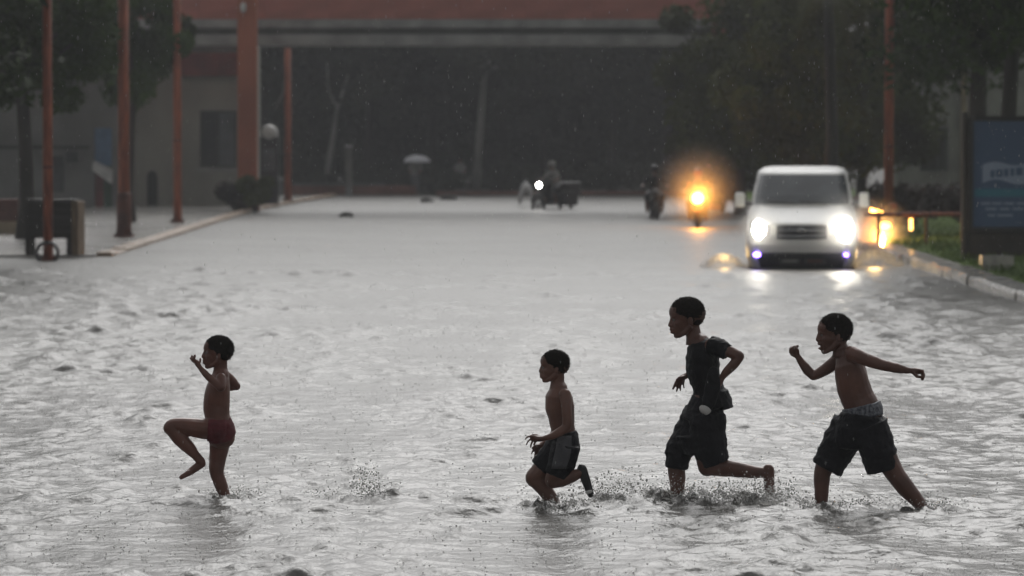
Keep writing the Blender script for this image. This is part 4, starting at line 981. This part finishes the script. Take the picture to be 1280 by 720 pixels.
# ------------------------------------------------------------------ the boys
class Fig:
    """joints are given in the coordinates of an enlarged cutting: ox, oy, s (scale), and turned into metres about the foot"""
    def __init__(self, ox, oy, s, fx, fy, label):
        self.D = GD(fy); self.S = FPX/self.D; self.ox, self.oy, self.s, self.fx, self.fy = ox, oy, s, fx, fy
        self.root = empty('person', (PX(fx, self.D), self.D, 0), 0, label, 'person', None)
    def p(self, cx, cy, d=0.): return Vector(((self.ox+cx/self.s-self.fx)/self.S, d, (self.fy-self.oy-cy/self.s)/self.S))
    def r(self, v): return v/self.s/self.S
    def limb(self, bm, nodes, seg=14):
        """nodes: (cx, cy, depth, radius[, radius across])"""
        pts = [self.p(*n[:3]) for n in nodes]; rs = [(self.r(n[3]), self.r(n[4] if len(n) > 4 else n[3])) for n in nodes]
        # smooth path: Catmull-Rom refine
        P_, R_ = [], []
        for i in range(len(pts)-1):
            p0, p1, p2, p3 = pts[max(i-1, 0)], pts[i], pts[i+1], pts[min(i+2, len(pts)-1)]
            for k in range(4):
                t = k/4; P_.append(.5*((2*p1)+(p2-p0)*t+(2*p0-5*p1+4*p2-p3)*t*t+(3*p1-p0-3*p2+p3)*t**3))
                R_.append(tuple(rs[i][j]*(1-t)+rs[i+1][j]*t for j in (0, 1)))
        P_.append(pts[-1]); R_.append(rs[-1])
        tube(bm, P_, R_, seg)
        for e, q in ((0, rs[0]), (-1, rs[-1])):
            ell(bm, pts[e], (q[0], q[1], q[0]), None, 12, 8)
    def straight(self, bm, nodes, seg=14):
        pts = [self.p(*n[:3]) for n in nodes]; rs = [(self.r(n[3]), self.r(n[4] if len(n) > 4 else n[3])) for n in nodes]
        tube(bm, pts, rs, seg)
    def finger(self, bm, pts, r0, r1):
        q = [self.p(*a) for a in pts]; rs = [1.12*self.r(r0+(r1-r0)*i/(len(q)-1)) for i in range(len(q))]
        tube(bm, q, rs, 8); 
        for a, b in zip(q, rs): ell(bm, a, (b, b, b), None, 8, 6)
    def head(self, bm, cx, cy, H, tilt, neck, mouth_open=0.):
        """cx, cy = chin-level origin of the head box in the cutting; H its height; tilt positive = nose down. neck = (cx, cy, r)"""
        self.h0 = self.p(cx, cy, 0); self.hH = self.r(H); self.ht = tilt
        def T(x, z, y=0.):
            v = Vector((x*math.cos(tilt)+z*math.sin(-tilt)*-1*-1, y, z))  # placeholder, replaced below
            c_, s_ = math.cos(tilt), math.sin(tilt)
            return self.h0+Vector((x*c_-(z-.4)*s_*1.0, y, .4+x*s_+(z-.4)*c_))*1.0*self.hH if False else self.h0+Vector(((x*c_-(z-.4)*s_)*self.hH, y*self.hH, (.4+x*s_+(z-.4)*c_)*self.hH))
        self.T = T; h = self.hH
        def E(x, z, rx, ry, rz, y=0., rot=0.): ell(bm, T(x, z, y), (rx*h, ry*h, rz*h), -tilt+rot)
        E(.06, .60, .42, .345, .385); E(-.16, .66, .265, .30, .25); E(-.13, .42, .25, .27, .30)
        E(-.20, .24, .17, .19, .16); E(-.275, .10-.05*mouth_open, .085, .10, .075)
        for s in (-1, 1):
            tube(bm, [T(.08, .32, s*.23), T(-.08, .16-.03*mouth_open, s*.19), T(-.25, .085-.05*mouth_open, s*.06)], [.08*h, .07*h, .065*h], 8)
            E(-.24, .40, .09, .09, .09, s*.15)                                       # cheek
            E(.07, .43, .055, .035, .10, s*.345, .15); E(.095, .37, .035, .03, .05, s*.35)  # ear
            E(-.335, .565, .06, .10, .035, s*.12)                                     # brow
            E(-.40, .365, .042, .035, .035, s*.06)                                   # nostril wing
        tube(bm, [T(-.36, .56), T(-.395, .47), T(-.42, .39)], [.045*h, .045*h, .055*h], 8); E(-.425, .375, .052, .062, .045)
        E(-.385, .275, .06, .10, .038); E(-.375, .195-.07*mouth_open, .058, .09, .038)
        E(-.36, .31, .05, .07, .04)
        n0 = T(.10, .30); n1 = self.p(neck[0], neck[1], 0); r_ = self.r(neck[2])
        tube(bm, [n0, n0.lerp(n1, .5), n1], [r_*.98, r_*.95, r_*1.25], 14)
        if not mouth_open: E(-.29, .24, .09, .12, .06)
    def hair(self, front=0.):
        bm = bmesh.new(); h = self.hH
        ell(bm, self.T(.045+front, .635), (.44*h, .365*h, .39*h), -self.ht, 26, 18)
        ell(bm, self.T(.165, .48), (.25*h, .30*h, .22*h), -self.ht, 22, 14)
        c_, s_ = math.cos(self.ht), math.sin(self.ht)
        def f(co):
            q = (co-self.h0)/h; x = q.x*c_+(q.z-.4)*s_; z = -q.x*s_+(q.z-.4)*c_+.4      # back to head coordinates
            line = .55+.44*max(0, -x-.04) if x < -.04 else (.55-(x+.04)*2.2 if x < .04 else .38-.16*min(1, (x-.04)/.25))
            cut = min(1, max(0, (line-z+.03*noise.noise(co*140))/.05+.5))
            return .003*noise.noise(co*70)+.002*noise.noise(co*160)-.075*h*cut
        ho = remesh_obj('hair', bm, M['hair'], self.root, .006, 1, f)
        rr = random.Random(int(self.fx)); co = []; fa = []; vs = ho.data.vertices
        for k in range(3800):
            v = vs[rr.randrange(len(vs))]; q = (v.co-self.h0)/h; x = q.x*c_+(q.z-.4)*s_; z = -q.x*s_+(q.z-.4)*c_+.4
            if z < (.53+.44*max(0, -x-.04) if x < -.04 else (.53-(x+.04)*2.2 if x < .04 else .34)): continue
            d = (v.normal+Vector((rr.uniform(-.7, .7), rr.uniform(-.7, .7), rr.uniform(-.7, .7)))).normalized()
            p = v.co+Vector((rr.uniform(-.004, .004), rr.uniform(-.004, .004), rr.uniform(-.004, .004))); t = d.orthogonal().normalized()*.0022; b = len(co)
            co += [p-t, p+t, p+d*rr.uniform(.004, .010)]; fa.append((b, b+1, b+2))
        mc = bpy.data.meshes.new('curls'); mc.from_pydata(co, [], fa); tag(link('curls', mc, M['hair'], ho), kind='stuff')
    def eyes(self):
        h = self.hH
        for s in (-1, 1):
            bm = bmesh.new(); ell(bm, self.T(-.315, .495, s*.125), (.045*h, .06*h, .035*h), None, 12, 8); e = bmobj('eye', bm, M['eye_white'], self.root, smooth=True)
            bm = bmesh.new(); ell(bm, self.T(-.345, .495, s*.13), (.02*h, .028*h, .028*h), None, 10, 6); bmobj('iris', bm, M['eye'], e, smooth=True)
    def cloth(self, name, bm, m, amp=.006, vox=.008, fs=(9, 9, 22), parent=None, smooth=2):
        def f(co): return amp*noise.noise(Vector((co.x*fs[0], co.y*fs[1], co.z*fs[2])))+amp*.6*noise.noise(co*38)
        return remesh_obj(name, bm, m, parent or self.root, vox, smooth, f)
    def body(self, bm, m, vox=.0052): return remesh_obj('body', bm, m, self.root, vox, 3, lambda co: .0016*noise.noise(co*26)+.0035*noise.noise(co*11), .5)
    def foot(self, bm, heel, ball, toe, r=13, wid=15, d=0., ntoe=5, up=(0, 1)):
        """bare foot from heel to toes with five toes spread in depth"""
        self.limb(bm, [(*heel, d, r*.95, wid*.8), ((heel[0]+ball[0])/2, (heel[1]+ball[1])/2, d, r*.9, wid*.85), (*ball, d, r*.78, wid)])
        for i in range(ntoe):
            dd = d+self.r(wid*1.5)*(i/(ntoe-1)-.5); k = 1-.12*i
            q = (ball[0]+(toe[0]-ball[0])*k, ball[1]+(toe[1]-ball[1])*k)
            self.finger(bm, [(ball[0], ball[1], dd), (q[0], q[1], dd)], r*(.52 if i else .62), r*(.40 if i else .5))

# --- first boy, leftmost: high knee, hands by the face, wine red trunks
f = Fig(190, 400, 3.0, 281, 626, 'small shirtless boy in wine red trunks prancing with one knee raised high')
bm = bmesh.new()
f.head(bm, 243, 186, 127, -.05, (256, 208, 27))
f.limb(bm, [(258, 205, 0, 32, 42), (250, 235, 0, 42, 58), (243, 275, 0, 49, 56), (240, 320, 0, 51, 50), (243, 360, 0, 48, 50), (250, 400, 0, 54, 58), (256, 432, 0, 50, 56)], 20)
f.limb(bm, [(270, 425, 0, 40, 50), (272, 440, -.02, 38, 30)])                                        # seat
# standing leg (far)
f.limb(bm, [(255, 425, .05, 46), (248, 475, .05, 38), (240, 530, .05, 31), (238, 572, .04, 28), (250, 610, .04, 27), (265, 650, .04, 22), (275, 690, .04, 18), (268, 725, .04, 20)])
# raised leg (near)
f.limb(bm, [(240, 408, -.05, 40), (190, 404, -.06, 40), (135, 396, -.06, 34), (85, 392, -.06, 29), (72, 400, -.06, 29)])
f.limb(bm, [(76, 400, -.06, 30), (102, 437, -.06, 29), (135, 472, -.06, 25), (163, 503, -.06, 18), (184, 528, -.06, 17)])
f.foot(bm, (186, 534), (140, 568), (110, 585), 17, 17, -.06)
# near arm: upper arm folded down, forearm raised to the face
f.limb(bm, [(262, 212, -.11, 20), (264, 228, -.13, 19), (262, 244, -.15, 17)])
f.limb(bm, [(264, 244, -.15, 17), (235, 222, -.15, 15), (205, 195, -.14, 12), (186, 174, -.13, 9.5)])
f.limb(bm, [(186, 174, -.13, 9), (176, 160, -.13, 10, 13), (170, 150, -.13, 8, 13)], 12)
f.finger(bm, [(172, 154, -.15), (162, 138, -.15), (166, 126, -.15)], 4.4, 3.4); f.finger(bm, [(170, 153, -.14), (157, 139, -.14), (154, 128, -.13)], 4.4, 3.4)
f.finger(bm, [(169, 155, -.12), (155, 145, -.12), (148, 137, -.11)], 4.2, 3.2); f.finger(bm, [(170, 158, -.11), (159, 152, -.10), (152, 147, -.09)], 4, 3)
f.finger(bm, [(178, 160, -.12), (184, 150, -.11), (184, 140, -.10)], 4.6, 3.6)
# far arm: elbow thrust behind the back
f.limb(bm, [(268, 210, .12, 20), (290, 228, .15, 18), (305, 252, .17, 17)]); f.limb(bm, [(307, 252, .17, 17), (280, 258, .18, 14), (250, 250, .17, 11), (236, 240, .15, 10)])
f.limb(bm, [(236, 240, .15, 10), (226, 232, .13, 10)], 8)
for i in range(4): f.finger(bm, [(230, 232, .11+.013*i), (221, 222, .11+.013*i), (226, 214, .11+.013*i)], 4.2, 3.4)
f.finger(bm, [(234, 240, .11), (226, 244, .10), (219, 240, .09)], 4.4, 3.4)
f.body(bm, M['skin_a']); f.hair(); f.eyes()
bm = bmesh.new()
f.straight(bm, [(244, 372, 0, 51, 54), (250, 400, 0, 58, 62), (258, 430, 0, 56, 62), (262, 455, 0, 46, 56)], 22)
f.straight(bm, [(266, 425, 0, 46, 54), (268, 450, 0, 38, 46)], 18)
f.straight(bm, [(262, 415, -.04, 50, 52), (240, 410, -.055, 47, 50), (208, 408, -.06, 44, 47)]); f.straight(bm, [(255, 430, .05, 50), (248, 470, .05, 42)])
f.cloth('trunks', bm, M['trunks'], .004)

# --- second boy
f = Fig(640, 420, 3.275, 696, 637, 'shirtless boy running in dark shoes and black shorts with a grey side panel')
bm = bmesh.new()
f.head(bm, 172, 192, 134, .0, (190, 215, 30))
f.limb(bm, [(195, 212, 0, 34, 44), (193, 245, 0, 56, 64), (196, 290, 0, 60, 62), (203, 330, 0, 55, 55), (208, 370, 0, 50, 52), (214, 405, 0, 50, 52), (218, 440, 0, 50, 54)], 20)
# near arm
f.limb(bm, [(216, 232, -.13, 26), (222, 280, -.155, 22), (226, 330, -.165, 20), (224, 362, -.165, 19)])
f.limb(bm, [(224, 364, -.165, 19), (190, 385, -.18, 18), (155, 402, -.19, 14), (128, 408, -.19, 10)])
f.limb(bm, [(130, 408, -.19, 10, 13), (110, 410, -.19, 12, 16), (94, 408, -.19, 11, 16)], 12)
f.finger(bm, [(96, 402, -.20), (78, 398, -.20), (62, 402, -.20), (54, 412, -.20)], 5, 3.8); f.finger(bm, [(96, 408, -.19), (78, 409, -.19), (66, 420, -.19), (58, 434, -.19)], 5, 3.6)
f.finger(bm, [(98, 413, -.18), (84, 418, -.18), (78, 432, -.18), (76, 444, -.18)], 4.8, 3.6); f.finger(bm, [(102, 416, -.17), (94, 424, -.17), (90, 436, -.17)], 4.4, 3.4)
f.finger(bm, [(112, 402, -.175), (98, 396, -.165), (84, 396, -.16)], 5, 4)
# far arm
f.limb(bm, [(200, 232, .12, 25), (190, 290, .15, 21), (186, 350, .15, 18), (182, 390, .14, 17)]); f.limb(bm, [(182, 392, .14, 17), (160, 420, .12, 14), (132, 443, .11, 11)])
f.limb(bm, [(132, 443, .11, 11, 13), (112, 455, .10, 12, 16), (100, 462, .10, 11, 15)], 12)
f.finger(bm, [(98, 458, .085), (88, 468, .085), (80, 486, .085)], 5, 3.6); f.finger(bm, [(102, 464, .095), (96, 480, .095), (93, 498, .095)], 5, 3.6)
f.finger(bm, [(108, 466, .105), (106, 482, .105), (106, 500, .105)], 4.8, 3.6); f.finger(bm, [(114, 466, .12), (118, 480, .12), (119, 492, .12)], 4.4, 3.4)
f.finger(bm, [(110, 450, .08), (94, 452, .07), (84, 462, .07)], 5, 4)
# forward leg (far): knee ahead, shin slanting back under him
f.limb(bm, [(205, 440, .06, 52), (160, 500, .06, 48), (118, 555, .06, 42), (92, 580, .06, 37), (92, 590, .06, 33)])
f.limb(bm, [(95, 585, .06, 34), (130, 625, .06, 34), (158, 665, .06, 30), (180, 705, .06, 24), (196, 745, .06, 20), (185, 765, .06, 22)])
# back leg (near)
f.limb(bm, [(218, 462, -.05, 46), (205, 505, -.06, 46), (178, 565, -.06, 38), (166, 588, -.06, 32)])
f.limb(bm, [(168, 588, -.06, 32), (205, 582, -.06, 32), (245, 570, -.06, 28), (278, 556, -.06, 20), (290, 545, -.06, 17)])
f.limb(bm, [(290, 542, -.06, 18, 15), (302, 580, -.06, 17, 16), (316, 630, -.06, 13, 17)])
f.body(bm, M['skin_b']); f.hair(); f.eyes()
bm = bmesh.new()
f.straight(bm, [(208, 396, 0, 59, 70), (216, 430, 0, 62, 72), (220, 460, 0, 58, 72), (205, 520, 0, 54, 60)], 22)
f.straight(bm, [(205, 440, .06, 58), (160, 500, .06, 56), (120, 548, .06, 52)], 18)
f.straight(bm, [(222, 440, -.06, 58), (206, 510, -.06, 58), (180, 570, -.06, 47)], 18)
sh = f.cloth('shorts', bm, M['black_cloth2'], .006)
bm = bmesh.new(); 
pth = [(214, 402, 28, -.205), (212, 440, 30, -.255), (203, 490, 32, -.268), (190, 535, 28, -.258)]
prev = None
for cx, cy, w2, dd in pth:
    cur = [bm.verts.new(f.p(cx+w2*k/3, cy, dd+.035*(k/3)**2+(.0))) for k in range(-3, 4)]
    if prev:
        for a in range(6): bm.faces.new((prev[a], prev[a+1], cur[a+1], cur[a]))
    prev = cur
# project the panel on the shorts surface
bm.verts.ensure_lookup_table()
bmesh.ops.subdivide_edges(bm, edges=list(bm.edges), cuts=2, use_grid_fill=True)
me_s = sh.data
from mathutils.bvhtree import BVHTree
bv = BVHTree.FromPolygons([v.co for v in me_s.vertices], [p.vertices[:] for p in me_s.polygons])
for v in bm.verts:
    h_ = bv.ray_cast(Vector((v.co.x, -1, v.co.z)), Vector((0, 1, 0)))
    if h_[0]: v.co = h_[0]+Vector((0, -.004, 0))
bmesh.ops.solidify(bm, geom=list(bm.faces), thickness=.003)
bmobj('side_panel', bm, M['grey_cloth'], sh, smooth=True)
bm = bmesh.new()   # near shoe
f.limb(bm, [(286, 540, -.06, 21, 20), (300, 580, -.06, 20, 20), (316, 628, -.06, 16, 21), (322, 648, -.06, 12, 18)]); so_ = f.cloth('shoe', bm, M['black_plastic'], .001)
bm = bmesh.new(); f.limb(bm, [(304, 545, -.06, 5, 18), (318, 590, -.06, 5, 18), (331, 640, -.06, 5, 18)]); f.cloth('sole', bm, M['sole'], .0, parent=so_)
bm = bmesh.new(); f.limb(bm, [(306, 634, -.105, 8, 4), (322, 630, -.105, 8, 4)]); f.cloth('stripe', bm, M['white_cloth'], .0, .005, parent=so_)

# --- third boy, in black
f = Fig(820, 360, 2.57, 845, 627, 'tallest boy in black T-shirt and black shorts running, one bare foot kicked back')
bm = bmesh.new()
f.head(bm, 100, 160, 130, .10, (128, 175, 27))
f.limb(bm, [(140, 175, 0, 34, 46), (150, 215, 0, 46, 60), (155, 265, 0, 46, 54), (165, 310, 0, 44, 50), (165, 350, 0, 46, 54), (155, 400, 0, 48, 58)], 20)
# near arm: elbow back, hand on hip
f.limb(bm, [(178, 178, -.13, 25), (215, 190, -.17, 21), (250, 205, -.20, 18), (264, 212, -.20, 16)])
f.limb(bm, [(264, 213, -.20, 16), (245, 238, -.20, 16), (222, 262, -.19, 13), (208, 280, -.18, 10)])
f.limb(bm, [(208, 280, -.18, 10), (198, 298, -.18, 12, 14), (190, 310, -.18, 11, 14)], 12)
for i in range(4): f.finger(bm, [(192+3*i, 306+i, -.165-.012*i), (182+3*i, 320+i, -.17-.01*i), (176+4*i, 334, -.17-.008*i)], 5, 3.8)
f.finger(bm, [(196, 292, -.19), (184, 300, -.20), (174, 302, -.20)], 5.2, 4)
# far arm: forearm forward with a drooping hand
f.limb(bm, [(148, 185, .13, 24), (140, 225, .15, 20), (136, 262, .15, 17)]); f.limb(bm, [(136, 262, .15, 17), (120, 275, .14, 14), (102, 284, .13, 10)])
f.limb(bm, [(104, 282, .13, 10, 12), (90, 290, .13, 11, 15), (82, 296, .13, 10, 15)], 12)
f.finger(bm, [(82, 292, .11), (68, 304, .11), (58, 326, .11)], 4.6, 3.2); f.finger(bm, [(84, 296, .12), (74, 312, .12), (70, 334, .12)], 4.6, 3.2)
f.finger(bm, [(88, 298, .13), (82, 314, .13), (82, 332, .13)], 4.4, 3.2); f.finger(bm, [(94, 298, .145), (92, 312, .145), (94, 324, .145)], 4.2, 3)
f.finger(bm, [(92, 286, .10), (78, 288, .095), (68, 296, .09)], 4.8, 3.6)
# front leg (far)
f.limb(bm, [(150, 410, .06, 48), (110, 480, .06, 42), (75, 545, .06, 34), (68, 570, .06, 29), (70, 610, .06, 28), (72, 650, .06, 23), (74, 690, .06, 18), (66, 725, .06, 19)])
# back leg (near): knee down, shin level behind
f.limb(bm, [(160, 430, -.05, 44), (165, 480, -.06, 46), (165, 540, -.06, 38), (165, 570, -.06, 32)])
f.limb(bm, [(165, 568, -.06, 31), (205, 572, -.06, 30), (260, 580, -.06, 26), (310, 588, -.06, 20), (345, 590, -.06, 17)])
f.foot(bm, (362, 582), (366, 650), (366, 692), 20, 19, -.06)
f.body(bm, M['skin_c'], .0055); f.hair(-.01); f.eyes()
bm = bmesh.new()
f.straight(bm, [(134, 160, 0, 24, 34), (142, 178, 0, 42, 58), (150, 215, 0, 54, 68), (152, 265, 0, 54, 62), (166, 310, 0, 50, 60), (178, 355, 0, 54, 64), (186, 385, 0, 58, 66)], 22)
f.straight(bm, [(172, 176, -.11, 32), (205, 188, -.15, 30), (228, 200, -.175, 27)], 14)
f.straight(bm, [(145, 182, .12, 32), (139, 228, .15, 26)], 14)
f.straight(bm, [(205, 330, 0, 28, 50), (224, 388, 0, 28, 50)], 14)
f.cloth('t_shirt', bm, M['black_cloth'], .009, .009)
bm = bmesh.new()
f.straight(bm, [(168, 355, 0, 52, 62), (158, 390, 0, 60, 68), (150, 430, 0, 66, 70)], 22)
f.straight(bm, [(150, 400, .06, 58), (112, 475, .06, 56), (75, 530, .06, 46), (70, 580, .06, 38)], 18)
f.straight(bm, [(165, 400, -.06, 60), (168, 470, -.06, 58), (178, 530, -.06, 54), (190, 562, -.06, 48)], 18)
f.straight(bm, [(130, 470, 0, 70, 60), (135, 530, 0, 48, 55)], 18)
f.cloth('shorts', bm, M['black_cloth2'], .010, .009)
bm = bmesh.new(); q = f.p(153, 383, -.24); ell(bm, q, (f.r(20), .02, f.r(14)), .35)
for v in bm.verts: v.co += Vector((.006*noise.noise(v.co*40), 0, .008*noise.noise(v.co*50+Vector((3, 0, 0)))))
o = bmobj('held_cloth', bm, M['white_cloth'], None, f.root.location, smooth=True); tag(o, 'small crumpled white cloth held against the hip of the boy in black', 'cloth')
bm = bmesh.new(); f.limb(bm, [(180, 262, -.20, 18, 10), (178, 310, -.22, 26, 12), (168, 350, -.225, 24, 12), (162, 372, -.225, 18, 10)]); ell(bm, f.p(150, 375, -.22), (f.r(12), .02, f.r(12)))
o = remesh_obj('held_shirt', bm, M['black_cloth'], None, .008, 2, lambda c: .006*noise.noise(c*30)); o.location = f.root.location; tag(o, 'bunched dark garment hanging from the near hand of the boy in black', 'garment')

# --- fourth boy, rightmost
f = Fig(970, 380, 2.667, 1030, 636, 'shirtless boy in wide black shorts and pale waistband striding with arms flung wide')
bm = bmesh.new()
f.head(bm, 196, 163, 131, .06, (220, 170, 27), .55)
f.limb(bm, [(232, 165, 0, 34, 42), (245, 195, 0, 48, 66), (252, 235, 0, 55, 64), (262, 280, 0, 57, 56), (275, 315, 0, 56, 53), (290, 345, 0, 60, 58), (290, 380, 0, 60, 60)], 20)
# far arm forward, fist raised
f.limb(bm, [(212, 186, .12, 24), (185, 212, .15, 22), (155, 232, .17, 19), (134, 242, .18, 17)])
f.limb(bm, [(134, 242, .18, 17), (112, 222, .18, 17), (92, 195, .18, 13), (80, 176, .17, 10)])
f.limb(bm, [(80, 176, .17, 10), (70, 164, .17, 17, 18), (66, 156, .17, 16, 18)], 12)
for i in range(4): f.finger(bm, [(66+4*i, 150-2.5*i, .15), (56+4*i, 152-3*i, .13), (54+4*i, 162-2*i, .135), (62+4*i, 166-2*i, .145)], 5.4, 4.6)
f.finger(bm, [(80, 168, .14), (78, 154, .125), (70, 148, .12)], 5.4, 4.4)
# near arm flung back
f.limb(bm, [(250, 160, -.12, 27), (295, 178, -.16, 23), (345, 194, -.19, 19), (368, 200, -.19, 18)])
f.limb(bm, [(368, 200, -.19, 18), (395, 205, -.19, 18), (425, 212, -.19, 12), (440, 214, -.19, 10)])
f.limb(bm, [(440, 214, -.19, 10), (455, 215, -.19, 12, 15), (466, 216, -.19, 11, 14)], 12)
for i in range(4): f.finger(bm, [(466, 212+2*i, -.21+.012*i), (480, 215+2*i, -.21+.012*i), (483, 228+1.5*i, -.21+.012*i), (480, 240+i, -.21+.012*i)], 5.6, 4.6)
f.finger(bm, [(450, 222, -.20), (460, 232, -.22), (472, 234, -.23)], 5.6, 4.6)
# front leg (far) upright
f.limb(bm, [(260, 425, .06, 50), (220, 470, .07, 44), (180, 525, .07, 38), (162, 560, .07, 30), (158, 600, .07, 27), (158, 640, .07, 24), (155, 680, .07, 18), (140, 720, .07, 20)])
# back leg (near)
f.limb(bm, [(312, 425, -.05, 48), (345, 470, -.06, 44), (378, 530, -.06, 38), (402, 570, -.06, 32), (432, 608, -.06, 31), (465, 645, -.06, 26), (495, 685, -.06, 19), (518, 720, -.06, 18)])
f.body(bm, M['skin_c'], .0055); f.hair(); f.eyes()
bm = bmesh.new(); f.straight(bm, [(286, 334, 0, 66, 66), (290, 350, 0, 69, 69), (292, 372, 0, 69, 70)], 24)
f.cloth('waistband', bm, M['band_cloth'], .003, .007, (20, 20, 20))
bm = bmesh.new()
f.straight(bm, [(290, 364, 0, 72, 76), (286, 400, 0, 84, 80), (278, 440, 0, 88, 74), (276, 480, 0, 82, 60)], 24)
f.straight(bm, [(258, 400, .07, 66), (218, 470, .07, 62), (175, 553, .07, 54)], 18)
f.straight(bm, [(308, 400, -.06, 66), (336, 470, -.06, 62), (356, 552, -.06, 54)], 18)
f.cloth('shorts', bm, M['black_cloth2'], .010, .009)

# ------------------------------------------------------------------ rain haze: one closed box round everything
bm = bmesh.new(); box(bm, -330, 330, -80, 590, -1.4, 14.0)
tag(bmobj('haze', bm, volmat('rain_haze', .0008, (.95, .97, 1.0)), None), 'thin grey rain haze over the whole street', 'haze', kind='stuff')
